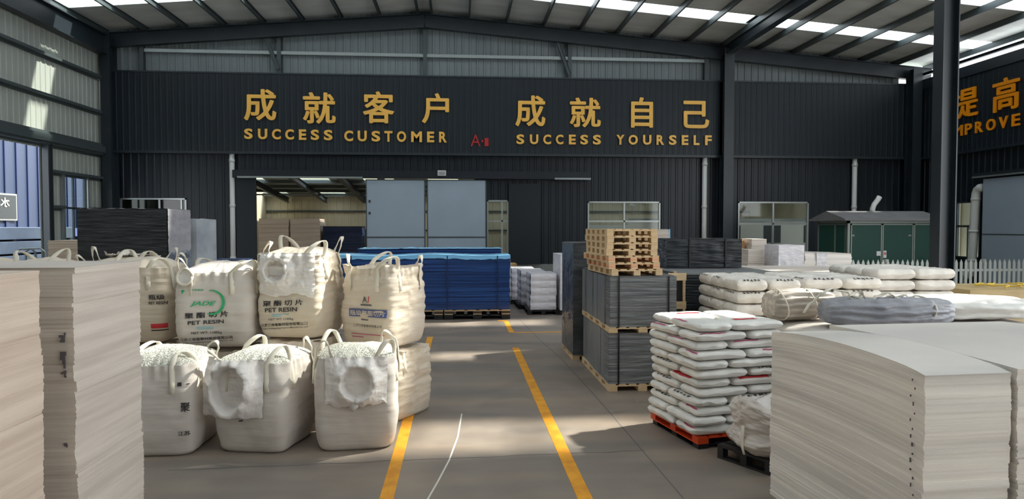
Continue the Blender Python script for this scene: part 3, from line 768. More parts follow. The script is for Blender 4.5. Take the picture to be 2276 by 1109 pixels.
def cut_long(vs, fs, lim):
    """split long edges so that flat lettering can follow a curved bag"""
    import bmesh
    bm = bmesh.new(); bv = [bm.verts.new(v) for v in vs]; bm.verts.ensure_lookup_table()
    for f in fs:
        try: bm.faces.new([bv[i] for i in f])
        except ValueError: pass
    bmesh.ops.triangulate(bm, faces=bm.faces[:])
    for _ in range(4):
        e = [e for e in bm.edges if e.calc_length() > lim]
        if not e: break
        bmesh.ops.subdivide_edges(bm, edges=e, cuts=1)
        bmesh.ops.triangulate(bm, faces=[f for f in bm.faces if len(f.verts) > 3])
    bm.verts.index_update()
    r = [v.co.copy() for v in bm.verts], [tuple(v.index for v in f.verts) for f in bm.faces]
    bm.free(); return r
def print_text(t, S, s, x0, x1, z0, z1, m, name='printed_text', label=None, face='front', shear=0, bold=.0, off=.012, tilt=0.0):
    cjk = any(ord(c) > 255 for c in s)
    vs, fs = text_mesh(s, 1.0, 0 if cjk else bold, 0, 'LEFT', shear, 1.0, bold if cjk else 0)
    q = fit(vs, x0, x1, z0, z1)
    q = [(x, z + tilt*(x - x0), 0) for x, z, d in q]
    q, fs = cut_long([Vector(p) for p in q], fs, .035)
    put = on_front if face == 'front' else on_right
    mb = MB().add([put(S, p[0], p[1], off) for p in q], fs)
    return mb.build(name, M[m], t, label=label)
def print_rect(t, S, x0, x1, z0, z1, m, name='print', label=None, face='front', off=.008, tilt=0):
    put = on_front if face == 'front' else on_right
    return MB().grid(10, 4, lambda u, v: put(S, x0 + u*(x1-x0), z0 + v*(z1-z0) + tilt*u*(x1-x0), off)).build(name, M[m], t, label=label)
def print_arc(t, S, cx, cz, r, a0, a1, w, m, name='print', label=None):
    def fn(u, v):
        a = a0 + (a1-a0)*u; ww = w*(.25 + .75*sin(pi*min(1, u*.95 + .05)))
        return on_front(S, cx + (r + (v-.5)*ww)*cos(a), cz + (r + (v-.5)*ww)*sin(a), .012)
    return MB().grid(24, 2, fn).build(name, M[m], t, label=label)
def flap(t, S, x0, x1, z0, z1, cx, cz, r, depth, seed, vshape=0.0, name='liner_flap', label='shiny crumpled liner cloth hanging over the front', taper=.0, m='liner'):
    """crumpled liner hanging on the front face with a sunk round mouth"""
    mb = MB(); N = 64
    def fn(u, v):
        x = x0 + u*(x1-x0); z = z1 + v*(z0-z1)
        x += taper*v*(x - (x0+x1)/2)*-1
        z += .05*v*fbm((u*4, v*2, seed), 1, seed)
        x += .03*v*fbm((u*3, v*5, seed+2), 1, seed)
        rr = math.hypot(x - cx, (z - cz)*(1 if z > cz else 1 - .35*vshape))
        rim = math.exp(-((rr - r)/(r*(.17 if rr < r else .42)))**2); hole = 1/(1 + math.exp((rr - r*.84)/(r*.06)))
        ang = math.atan2(z - cz, x - cx)
        pleat = .016*sin(ang*13 + seed)*hole*min(1, rr/(r*.5))
        cr = .013*fbm((x*9, z*7, seed), 1, seed) + .012*abs(fbm((x*17, z*11, seed), 1, seed))
        edge = min(1, 5*u, 5*(1-u), 5*(1-v))
        off = .012 + (.02 + cr)*edge + depth*rim*(.8 + .3*noise.noise(Vector((ang*2, seed, 1)))) - depth*.5*hole + pleat
        p = on_front(S, max(-S['a']*.93, min(S['a']*.93, x)), min(z, S['h']*1.02), max(.012, off))
        return Vector((x, p.y, p.z))
    mb.grid(N, N, fn)
    return mb.build(name, M[m], t, True, label=label)

gBag = 'big woven bulk bags of resin'
# front row on the floor
t, S = bulk_bag('front row bulk bag half hidden behind the tall white sheet stack, granules heaped on top', (-3.36, 8.0, 0), .02, .92, .98, 1.03, 'bulk_fabric', 31, gBag, 'granules', wrinkle=.005, dome=.14)
print_text(t, S, '聚', .33, .42, .50, .60, 'ink_black', bold=.02, face='front', label='black printed characters')
print_text(t, S, '江苏', .30, .42, .24, .29, 'ink_black', bold=.02)
print_rect(t, S, .30, .34, .78, .82, 'ink_black'); print_rect(t, S, .38, .41, .79, .80, 'ink_black')
t, S = bulk_bag('front row bulk bag with a pointed liner pouch hanging open at its left corner', (-2.25, 8.0, 0), R(-11), .86, .90, 1.03, 'bulk_fabric', 32, gBag, 'granules', wrinkle=.005, dome=.13, loops=(1,1,1,1))
flap(t, S, -.52, .20, .44, 1.05, -.16, .78, .21, .15, 5, 1.0, label='shiny liner pouch hanging open at the corner')
for i, (x, z) in enumerate(((-.20, .43), (-.15, .43), (.03, .43), (-.09, .36))): print_rect(t, S, x, x + .05, z, z + .02, 'ink_grey', label='faint grey print under the pouch' if i == 0 else None, tilt=.2)
t, S = bulk_bag('front row bulk bag nearest the yellow line with a round tied spout on its front', (-1.20, 8.0, 0), R(4), .89, .88, 1.07, 'bulk_fabric', 33, gBag, 'granules', wrinkle=.005, dome=.10)
flap(t, S, -.32, .36, .52, 1.06, .03, .79, .18, .10, 8, .3, label='liner cloth with a round tied mouth')
MB().tube([on_front(S, .02 + .02*sin(k), .60 - .014*k, .05 + .02*sin(k*1.7)) for k in range(8)], [.03,.05,.045,.04,.05,.06,.05,.02], 10).build('spout_tail', M['liner'], t, True)
# lower rear row and the bags standing on it
low = [((-4.33, 9.55), .04, .94, .95, .96, 41, 'lower bulk bag behind the left front bag, under the cream-topped bag'),
       ((-3.18, 9.36), R(-2), .93, .95, .93, 42, 'lower bulk bag under the bag with the green curved logo'),
       ((-2.10, 9.22), R(-12), .85, .92, 1.06, 43, 'wrinkled lower bulk bag under the bag with the round spout')]
for (x, y), rz, w, d, h, sd, lab in low:
    bulk_bag(lab, (x, y, 0), rz, w, d, h, 'bulk_cream', sd, gBag, 'closed', .012, loops=(1,1,0,0), wrinkle=.016, bot=.96, loop_h=.03)
t, S = bulk_bag('wrinkled cream lower bulk bag standing on the yellow line at the aisle', (-.95, 9.17, 0), R(-32), .82, .86, .92, 'bulk_cream', 44, gBag, 'closed', .012, loops=(0,1,0,0), wrinkle=.018, bot=.97, loop_h=.03)
t, S = bulk_bag('upper cream bulk bag partly behind the tall sheet stack, red and black print', (-4.28, 9.5, 1.0), .03, .95, .95, 1.0, 'bulk_cream', 51, gBag, 'top', .12, loops=(0,1,1,1))
print_text(t, S, '瓶级', .26, .44, .56, .63, 'ink_black', bold=.02, label='black printed characters'); print_text(t, S, 'PET RESIN', .26, .46, .50, .54, 'ink_black', bold=.02)
print_rect(t, S, .28, .46, .19, .25, 'ink_red', label='red printed stripe'); print_rect(t, S, .28, .46, .155, .17, 'ink_black')
t, S = bulk_bag('upper bulk bag printed with a green curved logo and black characters', (-3.13, 9.28, .965), R(-1), .95, .95, .99, 'bulk_fabric', 52, gBag, 'top', .13, loops=(1,1,1,1))
print_text(t, S, 'JADE', -.26, .06, .53, .60, 'ink_green', bold=.03, shear=.35, label='green lettering'); print_arc(t, S, .0, .585, .15, -1.9, 1.75, .035, 'ink_green', label='green crescent')
dm = [(-.36,.77),(-.33,.73),(-.36,.69),(-.39,.73)]
MB().add([on_front(S, x, z, .010) for x, z in dm], [(0,1,2,3)]).build('print', M['ink_green'], t, label='small green diamond mark')
print_text(t, S, '三房巷集团', -.29, -.10, .73, .755, 'ink_green', bold=.01); print_rect(t, S, -.29, -.12, .70, .712, 'ink_green')
print_text(t, S, '聚 酯 切 片', -.33, .21, .375, .45, 'ink_black', bold=.025, label='black printed characters', tilt=.05)
print_text(t, S, 'PET RESIN', -.29, .15, .30, .35, 'ink_black', bold=.02, tilt=.04)
print_rect(t, S, -.18, .02, .245, .275, 'ink_paleblue', label='faint pale blue print')
print_text(t, S, 'NET WT: 1100kg', -.25, .12, .17, .21, 'ink_black', bold=.01, tilt=.02)
print_text(t, S, '江苏三房巷聚材股份有限公司', -.40, .25, .085, .125, 'ink_black', bold=.02, tilt=.05)
print_text(t, S, 'Jiangsu Sanfangxiang Polymer Material Co., Ltd', -.38, .25, .05, .075, 'ink_black', bold=.005, tilt=.05)
rg = [on_front(S, -.33 + .10*cos(a), .91 + .10*sin(a), .03) for a in [2*pi*i/20 for i in range(21)]]
MB().tube(rg, .018, 8).build('spout_ring', M['strap'], t, True)
MB().add([on_front(S, -.33 + .09*cos(2*pi*i/20), .91 + .09*sin(2*pi*i/20), .022) for i in range(20)], [tuple(range(20))]).build('spout_cloth', M['liner'], t)
t, S = bulk_bag('tallest upper bulk bag with a tied round spout above black characters', (-2.10, 9.2, 1.085), R(-13), .86, .90, 1.08, 'bulk_cream', 53, gBag, 'top', .10, loops=(1,1,1,1), wrinkle=.014, loop_h=.2)
flap(t, S, -.36, .37, .54, 1.09, -.12, .87, .165, .07, 12, 0, label='liner cloth with a round gathered spout')
MB().tube([on_front(S, -.12 + .155*cos(2*pi*i/28), .87 + .155*sin(2*pi*i/28), .075 + .012*sin(i*2.3)) for i in range(29)], .026, 8).build('spout_ring', M['liner'], t, True)
print_text(t, S, '聚 酯 切 片', -.32, .24, .40, .472, 'ink_black', bold=.025, label='black printed characters', tilt=.06)
print_text(t, S, 'PET RESIN', -.29, .16, .325, .38, 'ink_black', bold=.02, tilt=.06)
print_rect(t, S, -.19, .04, .275, .305, 'ink_paleblue', label='faint pale blue print', tilt=.05)
print_text(t, S, 'NET WT 1100kg', -.24, .10, .215, .25, 'ink_grey', bold=.01, tilt=.05)
print_text(t, S, '江苏三房巷聚材股份有限公司', -.36, .28, .135, .175, 'ink_black', bold=.02, tilt=.07)
print_text(t, S, 'Jiangsu Sanfangxiang Polymer Material Co., Ltd', -.36, .28, .095, .12, 'ink_black', bold=.005, tilt=.07)
t, S = bulk_bag('upper cream bulk bag with open slack top and blue printed banner above the yellow line', (-1.02, 9.17, .945), R(-31), .82, .84, .98, 'bulk_cream', 54, gBag, 'open', 0, sag=.14, loops=(1,1,1,1), wrinkle=.016, loop_h=.16)
print_rect(t, S, -.22, .36, .40, .50, 'ink_blue', label='blue printed banner'); print_text(t, S, '瓶级聚酯切片', -.20, .34, .415, .485, 'bulk_cream', bold=.012, off=.016, name='banner_text', label='pale characters on the banner')
print_text(t, S, 'A', -.02, .06, .585, .665, 'ink_grey', bold=.02, label='grey logo letter'); print_text(t, S, '/', .065, .11, .585, .67, 'ink_red', bold=.02, label='red logo stroke')
print_rect(t, S, -.04, .13, .545, .565, 'ink_grey'); print_rect(t, S, -.04, .08, .355, .37, 'ink_grey')
print_text(t, S, '江苏三房巷聚材有限公司', -.16, .30, .27, .305, 'ink_grey', bold=.01); print_rect(t, S, -.2, .32, .17, .18, 'ink_pink'); print_rect(t, S, -.2, .0, .13, .14, 'ink_pink')
# bags further left, only their tops show over the sheet stack
for i, (x, y, lab) in enumerate(((-6.05, 10.3, 'upper bulk bag whose loops rise over the left sheet stack below the blue door opening'), (-4.95, 10.75, 'bulk bag with torn crumpled top behind the tall sheet stack'), (-7.6, 11.2, 'bulk bag showing one loop at the left frame edge'))):
    bulk_bag('lower bulk bag carrying the ' + ('looped bag below the blue door opening', 'torn-topped bag behind the tall sheet stack', 'bag at the left frame edge')[i], (x, y, 0), .05*i, .95, .95, .97, 'bulk_cream', 61+i, gBag, 'closed', .012, loops=(0,0,0,0), bot=.96)
    t, S = bulk_bag(lab, (x, y, 1.0), .1 - .1*i, .95, .95, .97 if i != 1 else 1.0, 'bulk_cream', 71+i, gBag, 'top', .10, loops=(1,1,1,1), wrinkle=.02, loop_h=.2)
    if i == 1:
        MB().grid(30, 12, lambda u, v: Vector((-.35 + .7*u, -.25 + .3*v, 1.08 + .10*abs(fbm((u*5, v*3, 2), 1, 4)) - .06*v))).build('torn_flap', M['liner'], t, True, label='crumpled torn top cloth')

# ------------------------------------------------------------------ blue sheets and the things along the far left
t = thing('sheet_stack', 'long stack of blue plastic sheets on pallets before the grey sliding door', 'sheet stack', (-1.35, 18.85, .273))
sheet_body(5.4, 1.25, 1.46, 90, .012, lambda x, y, k: .02*k*sin(x*2.4), 81, .01, 30, 5).build('sheets', M['sheet_blue'], t)
MB().grid(60, 10, lambda u, v: Vector((-2.71 + 5.42*u, -.655 + v*1.31, 1.475 + .02*sin((-2.7 + 5.4*u)*2.4) + .012*abs(fbm((u*30, v*4, 0)))))).grid(80, 4, lambda u, v: Vector((-2.71 + 5.42*u, -.650 - .012*v, 1.475 + .02*sin((-2.7 + 5.4*u)*2.4) - v*(.10 + .03*fbm((u*24, 0, 3)))))).build('top_film', M['film_blue'], t, True, label='pale blue film over the top edge')
for x in (-1.55, 1.0, 2.35): MB().box(x, x + .03, -.668, -.655, 0, 1.46).build('strap', M['navy'], t)
MB().grid(4, 30, lambda u, v: Vector((2.715 + .02*fbm((0, v*12, u)), -.66 + u*.06, .0 + 1.46*v))).build('edge_film', M['film_clear'], t, True, label='crumpled clear film at the right edge')
for i, x in enumerate((-2.72, -.9, .92)):
    slat_pallet('wooden_pallet', 1.78, 1.2, .135, M['wood'], 'low wooden pallet under the blue sheets, ' + ('right one nearest the aisle', 'middle one', 'left one behind the bags')[2-i], 'pallet', (-1.35 + x + .9, 18.85, .135), 0, 'pallets under the blue sheets', (3, 2), 6, M['wood_dark'])
    slat_pallet('plastic_pallet', 1.78, 1.2, .135, M['pallet_black'], 'black pallet on the floor under the blue sheets, ' + ('right one nearest the aisle', 'middle one', 'left one behind the bags')[2-i], 'pallet', (-1.35 + x + .9, 18.85, 0), 0, 'black pallets under the blue sheets', (3, 2), 6)
t = thing('sheet_stack', 'second stack of blue sheets just behind the long blue stack', 'sheet stack', (-.9, 21.2, 0))
sheet_body(4.3, 1.2, 1.83, 80, .012, None, 82, .02, 24, 5).build('sheets', M['sheet_blue'], t)
MB().grid(50, 10, lambda u, v: Vector((-2.2 + 4.4*u, -.62 + v*1.24, 1.84 + .03*abs(fbm((u*18, v*4, 1)))))).build('top_film', M['film_blue'], t, True)
t = thing('cardboard_box', 'brown cardboard box behind the blue sheets in the narrow glazed opening', 'box', (1.56, 24.5, 0))
slat_pallet('wooden_pallet', .9, .9, .14, M['wood'], 'wooden pallet under the brown cardboard box', 'pallet', (1.62, 24.5, 0))
t.location = (1.62, 24.5, .14); bevel(MB().box(-.42, .42, -.4, .4, 0, 1.05).build('carton', M['cardboard'], t), .01); MB().box(-.04, .04, -.403, -.40, .3, 1.05).build('tape', M['paper'], t)
o = tag(sheet_body(.75, 1.0, 1.70, 60, .01, None, 83, .01, 5, 6).build('sheet_stack', M['navy'], None), 'navy stack of sheets beside the white-topped wrapped stack and left downpipe', 'sheet stack'); o.location = (-5.75, 17.5, 0)
# black wrapped stack at the left with its film-covered end
def wrapped(name, label, cat, loc, w, d, h, m, seed, group=None, rz=0, straps=(), amp=.02, parts=True, smooth=True):
    t = thing(name, label, cat, loc, rz, group)
    N = 26
    def wr(p):
        q = .6*amp*fbm((p.x*1.5, p.y*1.5, p.z*9), 1, seed) + .5*amp*fbm((p.x*6, p.y*6, p.z*4), 1, seed+5)
        return q
    mb = MB()
    for face in range(5):
        def fn(u, v, face=face):
            if face == 0: p = Vector((-w/2 + u*w, -d/2, v*h)); nn = Vector((0,-1,0))
            elif face == 1: p = Vector((w/2, -d/2 + u*d, v*h)); nn = Vector((1,0,0))
            elif face == 2: p = Vector((w/2 - u*w, d/2, v*h)); nn = Vector((0,1,0))
            elif face == 3: p = Vector((-w/2, d/2 - u*d, v*h)); nn = Vector((-1,0,0))
            else: p = Vector((-w/2 + u*w, -d/2 + v*d, h)); nn = Vector((0,0,1))
            ex = min(1, (min(u, 1-u))*14); ez = min(1, min(v, 1-v)*14)
            k = ex*ez
            return p + nn*wr(p)*k
        mb.grid(N, N, fn)
    mb.add([(-w/2,-d/2,0),(w/2,-d/2,0),(w/2,d/2,0),(-w/2,d/2,0)], [(0,3,2,1)])
    mb.build('wrapping', M[m], t, smooth)
    for x in straps:
        MB().box(x*w - .014, x*w + .014, -d/2 - amp - .004, -d/2 - amp*.2, 0, h).box(x*w - .014, x*w + .014, -d/2 - amp, d/2, h + .001, h + .005).build('strap', M['tape_black'], t)
    return t
t = wrapped('wrapped_stack', 'large black film-wrapped stack at the left with a milky film over its end', 'wrapped stack', (-6.72, 14.6, 0), 1.72, 1.12, 2.86, 'black_film', 91, amp=.025)
MB().grid(24, 30, lambda u, v: Vector((.885 + .02*abs(fbm((u*6, v*8, 1))), -.57 + u*1.14, 2.03 - .10*sin(pi*u) + v*(.84 + .10*sin(pi*u))))).build('end_film', M['film_white'], t, True, label='milky white film over the upper end')
MB().grid(24, 30, lambda u, v: Vector((.884 + .02*abs(fbm((u*6, v*18, 4))), -.57 + u*1.14, .02 + v*2.0))).build('end_film', M['film_clear'], t, True, label='clear film over the lower end')
MB().grid(20, 8, lambda u, v: Vector((-.86 + 1.74*u, -.56 + 1.12*v, 2.875 + .012*fbm((u*9, v*6, 1))))).build('top_film', M['film_white'], t, True)
t = wrapped('wrapped_stack', 'narrow white film-wrapped stack right of the large black one', 'wrapped stack', (-6.42, 15.85, 0), 1.36, 1.2, 2.68, 'wrap_pale', 92, amp=.03)
o = tag(sheet_body(1.1, 1.1, 2.2, 80, .01, None, 84, .01, 5, 5).build('sheet_stack', M['sheet_cream'], None), 'cream sheet stack left of the large black wrapped stack', 'sheet stack'); o.location = (-8.75, 16.6, 0)
# stacks seen through the open sliding door
for i, (x, lab) in enumerate(((-9.55, 'left cream sheet stack in the hall behind the door'), (-7.95, 'right cream sheet stack in the hall behind the door'))):
    o = tag(sheet_body(1.5, 1.3, 2.95, 60, .012, None, 85+i, .012, 6, 5).build('sheet_stack', M['sheet_cream'], None), lab, 'sheet stack', 'cream stacks in the hall behind'); o.location = (x, 36.2, 0)
o = tag(sheet_body(2.0, 1.2, 2.55, 60, .015, None, 88, .01, 8, 5).build('sheet_stack', M['navy'], None), 'navy blue sheet stack in the hall behind the door', 'sheet stack'); o.location = (-6.05, 36.2, 0)
t = thing('wire_cage', 'grey wire cage rack beside the grey sliding door leaf in the hall behind', 'cage', (-4.35, 36.2, 0))
for x in (-.55, 0, .55):
    for y in (-.4, .4): MB().box(x-.04, x+.04, y-.04, y+.04, 0, 2.4).build('post', M['steel_dark'], t)
MB().box(-.5, .5, -.38, .38, .9, 2.3).build('load', M['cardboard'], t); MB().box(-.55, .55, -.42, .42, .8, .9).build('tray', M['steel_mid'], t)
t = thing('cardboard_box', 'wide cardboard box low behind the blue sheets in the open doorway', 'box', (-4.9, 25.0, 0)); bevel(MB().box(-.7, .5, -.5, .5, 0, 1.35).build('carton', M['cardboard'], t), .01); MB().box(-.14, -.06, -.503, -.5, .2, 1.35).build('tape', M['paper'], t)

# foam packs on dark pallets beside the blue sheets
gF = 'film-wrapped white foam packs beside the blue sheets'
fp = MB(); Wf, Df, Hf = .74, 1.15, .205
fp.grid(16, 5, lambda u, v: Vector((-Wf/2 + u*Wf, -Df/2 - .02*sin(pi*v)*(1 + fbm((u*8, v*3, 1))), v*Hf))).grid(16, 5, lambda u, v: Vector((Wf/2 + .02*sin(pi*v)*(1 + fbm((u*8, v*3, 2))), -Df/2 + u*Df, v*Hf))).grid(16, 5, lambda u, v: Vector((Wf/2 - u*Wf, Df/2 + .02*sin(pi*v), v*Hf))).grid(16, 5, lambda u, v: Vector((-Wf/2 - .02*sin(pi*v)*(1 + fbm((u*8, v*3, 4))), Df/2 - u*Df, v*Hf))).grid(12, 12, lambda u, v: Vector((-Wf/2 + u*Wf, -Df/2 + v*Df, Hf - .002 + .004*fbm((u*5, v*5, 3))))).add([(-Wf/2,-Df/2,0),(Wf/2,-Df/2,0),(Wf/2,Df/2,0),(-Wf/2,Df/2,0)], [(0,3,2,1)])
fme = fp.mesh('foam_pack', M['foam'], True)
for i, (x, y, lab) in enumerate(((2.38, 19.7, 'nearest of three stacks'), (2.22, 21.05, 'middle of three stacks'), (2.05, 22.4, 'farthest of three stacks'))):
    slat_pallet('plastic_pallet', .92, 1.25, .14, M['pallet_black'], 'black pallet under the foam packs beside the blue sheets, %s' % lab, 'pallet', (x, y, 0), 0, 'black pallets under foam packs', (3, 3), 5)
    for k in range(5):
        o = inst('foam_pack', fme, None, (x, y, .141 + k*.2065), (0, 0, random.uniform(-.02, .02))); tag(o, 'white wrapped foam pack, %s from the floor, %s beside the blue sheets' % (ORD[k], lab), 'foam pack', gF)
t = wrapped('wrapped_stack', 'tall white wrapped stack left of the black wrapped stack at the aisle', 'wrapped stack', (3.34, 19.7, .14), 1.0, 1.5, 1.58, 'foam', 93, amp=.02)
slat_pallet('plastic_pallet', 1.0, 1.4, .14, M['pallet_black'], 'black pallet under the tall white wrapped stack', 'pallet', (3.34, 19.7, 0))

# ------------------------------------------------------------------ right of the aisle: grey sheet bundles and wooden pallets
gW = 'wooden pallets carrying the grey sheet bundles'
def bundle(label, loc, w, d, h, group, seed):
    """block of upright thin sheets wrapped in stretch film"""
    t = thing('sheet_bundle', label, 'sheet bundle', loc, 0, group)
    n = 7
    for i in range(n):
        y0 = -d/2 + d*i/n; jx = random.uniform(-.012, .012)
        mb = MB().box(-w/2 + jx, w/2, y0 + .004, y0 + d/n - .004, 0, h - random.uniform(0, .012))
        if i == 0:
            mb = MB().grid(40, 40, lambda u, v: Vector((-w/2 + jx + u*(w - jx), -d/2 + .004 - .008*fbm((u*2, 0, v*16), 1, seed) - .006*fbm((u*5, 3, v*5), 1, seed), v*h))).box(-w/2 + jx, w/2, -d/2 + .02, y0 + d/n - .004, 0, h - .004)
        mb.build('sheet_block', M['slate'] if i == 0 else M['slate_side'], t)
    for x in (-w/2 + .13, w/2 - .14): MB().box(x, x + .025, -d/2 - .018, -d/2 - .012, 0, h).build('strap', M['tape_black'], t)
    MB().grid(16, 16, lambda u, v: Vector((-w/2 + u*w, -d/2 + v*d, h + .004 + .004*fbm((u*6, v*6, 1), 1, seed)))).build('top_sheet', M['slate'], t, True)
    return t
GX, GY = 2.25 + .53, 11.17
slat_pallet('wooden_pallet', 1.06, 2.24, .11, M['wood'], 'wooden pallet on the floor under the lower grey sheet bundle', 'pallet', (GX, GY, 0), 0, gW, (3, 5), 7)
bundle('lower grey film-wrapped sheet bundle beside the aisle', (GX, GY, .112), 1.04, 2.22, .775, 'grey film-wrapped sheet bundles', 1)
slat_pallet('wooden_pallet', 1.06, 2.24, .085, M['wood'], 'wooden pallet between the two grey sheet bundles', 'pallet', (GX, GY, .895), 0, gW, (3, 5), 7)
bundle('upper grey film-wrapped sheet bundle under the pile of wooden pallets', (GX, GY, .982), 1.04, 2.22, .77, 'grey film-wrapped sheet bundles', 2)
# pile of seven pallets
PN = 7; ph = .1005
offs = [(0, 0, 3), (-.03, -.0, 2), (-.06, .02, 4), (-.045, .05, 1), (-.04, .06, 1.5), (-.04, .10, 2.5), (-.02, .18, 2)]
names = ['bottom one', 'second from the bottom', 'third from the bottom', 'middle one', 'third from the top', 'second from the top', 'topmost one']
for i in range(PN):
    dx, dy, rz = offs[i]
    m = M['wood_red'] if i in (1, 2) else M['wood']
    slat_pallet('wooden_pallet', .80, 1.5, ph, M['wood'], 'light wooden pallet in the pile on the grey bundle, %s' % names[i], 'pallet', (2.66 + dx, 10.86 + dy, 1.762 + i*(ph + .0012)), R(rz), 'pile of seven wooden pallets', (3, 5), 6, m)
t = wrapped('wrapped_stack', 'tall black wrapped stack standing on the aisle edge behind the grey bundles', 'wrapped stack', (2.62, 13.15, .1), 1.02, 1.35, 2.1, 'grey_film', 94, amp=.02)
slat_pallet('wooden_pallet', 1.02, 1.3, .1, M['wood'], 'wooden pallet under the tall black wrapped stack on the aisle edge', 'pallet', (2.62, 13.15, 0))
# narrow crate beside the upper bundle
t = thing('wooden_crate', 'narrow upright wooden crate right of the upper grey bundle', 'crate', (3.50, 10.9, 0))
for x in (-.14, .10): MB().box(x, x + .04, -.25, -.21, 0, 1.76).build('post', M['wood'], t)
for x in (-.14, .10): MB().box(x, x + .04, .21, .25, 0, 1.76).build('post', M['wood'], t)
for z in (.1, .55, 1.0, 1.18, 1.64): MB().box(-.15, .15, -.262, -.25, z, z + .12).build('slat', M['wood'], t)
MB().box(-.13, .13, -.20, .2, .02, 1.70).build('load', M['pallet_black'], t)
# dark stacks behind
t = wrapped('wrapped_stack', 'broad dark stack whose pale flat top carries the black wrapped block', 'wrapped stack', (4.80, 12.85, .11), 1.9, 2.9, 1.56, 'black_film', 95, amp=.012)
MB().grid(10, 10, lambda u, v: Vector((-.96 + 1.92*u, -1.46 + 2.92*v, 1.578))).box(-.96, .96, -1.46, 1.46, 1.566, 1.577).build('top_sheet', M['slate_side'], t, label='pale grey top sheet')
slat_pallet('wooden_pallet', 1.9, 2.8, .11, M['wood'], 'wooden pallet under the broad dark stack', 'pallet', (4.80, 12.85, 0), 0, None, (3, 5), 8)
t = wrapped('wrapped_stack', 'black film-wrapped block with two straps right of the wooden pallet pile', 'wrapped stack', (4.82, 13.5, 1.70), 1.52, 1.0, .57, 'black_film', 96, amp=.022, straps=(-.2, .28))
# pale stacks further back
o = tag(sheet_body(1.5, 1.6, 2.44, 70, .012, None, 97, .01, 6, 5).build('sheet_stack', M['sheet_white'], None), 'white sheet stack just right of the topmost wooden pallet', 'sheet stack'); o.location = (5.55, 20.8, 0)
MB().box(.752, .80, -.80, .8, 1.9, 2.44).build('blue_sheets', M['film_blue'], o, label='pale blue edge')
gP = 'pale stacks in front of the right window'
o = tag(sheet_body(2.6, 2.2, 1.585, 60, .006, None, 98, .006, 8, 5).build('sheet_stack', M['sheet_white'], None), 'low wide white sheet stack behind the first bag pallet', 'sheet stack', gP); o.location = (7.28, 14.5, 0)
for x, y, w, d, h, m, lab in ((7.69, 18.6, .40, .8, 2.13, 'cardboard', 'narrow tan stack right of the black wrapped block'),
                              (7.55, 17.1, .40, .7, 1.93, 'sheet_white', 'low white stack right of the black wrapped block'),
                              (8.18, 18.3, .42, .8, 2.18, 'sheet_white', 'slim white stack below the right window'),
                              (8.75, 18.9, .5, .8, 1.95, 'foam', 'short pale stack between the slim white one and the wrapped cube')):
    if m == 'foam' or m == 'cardboard':
        t = wrapped('wrapped_stack', lab, 'wrapped stack', (x, y, 0), w, d, h, m, int(x*10), gP, amp=.012)
    else:
        o = tag(sheet_body(w, d, h, 50, .008, None, int(x*10), .008, 4, 4).build('sheet_stack', M[m], None), lab, 'sheet stack', gP); o.location = (x, y, 0)
t = wrapped('wrapped_stack', 'square white wrapped stack under the right window', 'wrapped stack', (8.28, 16.7, 0), .66, .8, 2.05, 'foam', 99, gP, amp=.025)
t = thing('sheet_stack', 'long grey-white sheet stack before the green kiosk', 'sheet stack', (9.27, 16.85, 0), 0, gP)
sheet_body(1.22, 1.0, 1.87, 45, .012, lambda x, y, k: -.025*k*(x + .6), 100, .01, 8, 5).build('sheets', M['sheet_grey'], t)
MB().grid(10, 20, lambda u, v: Vector((-.32 + .28*u, -.53 - .01*fbm((u*4, v*9, 1)), .05 + 1.8*v))).build('wrap_band', M['foam'], t, True, label='pinkish wrapped band')

# ------------------------------------------------------------------ sacks
def sack_mesh(w, d, h, seed, nu=24, nv=18):
    """filled plastic sack lying flat: long along x"""
    mb = MB()
    def pr(u, v): return (max(0, 1 - abs(u)**9)*max(0, 1 - abs(v)**8))**.36
    def pt(u, v, top):
        su = math.copysign(1 - (1 - abs(u))**1.5, u); sv = math.copysign(1 - (1 - abs(v))**1.5, v)
        q = pr(su, sv)
        x = su*w/2*(1 - .05*abs(sv)**4)*(.985 + .05*noise.noise(Vector((sv*2.2, 1, seed*3)))); y = sv*d/2*(1 - .05*abs(su)**6)*(.98 + .07*noise.noise(Vector((su*1.8, 2, seed*3))))
        e = .50*h*(1 - .55*noise.noise(Vector((su*1.6, sv*1.6, seed*2))))
        bmp = .05*h*fbm((su*2.4, sv*2.0, seed)) + .05*h*fbm((su*7, sv*6, seed + 3))
        z = (e + (h*.97 - e)*q + bmp*q) if top else e*(1 - q)
        return Vector((max(-w/2, min(w/2, x)), max(-d/2, min(d/2, y)), min(z, h)))
    mb.grid(nu, nv, lambda a, b_: pt(2*a-1, 2*b_-1, True)); mb.grid(nu, nv, lambda a, b_: pt(2*a-1, 2*b_-1, False), True)
    return mb, pt
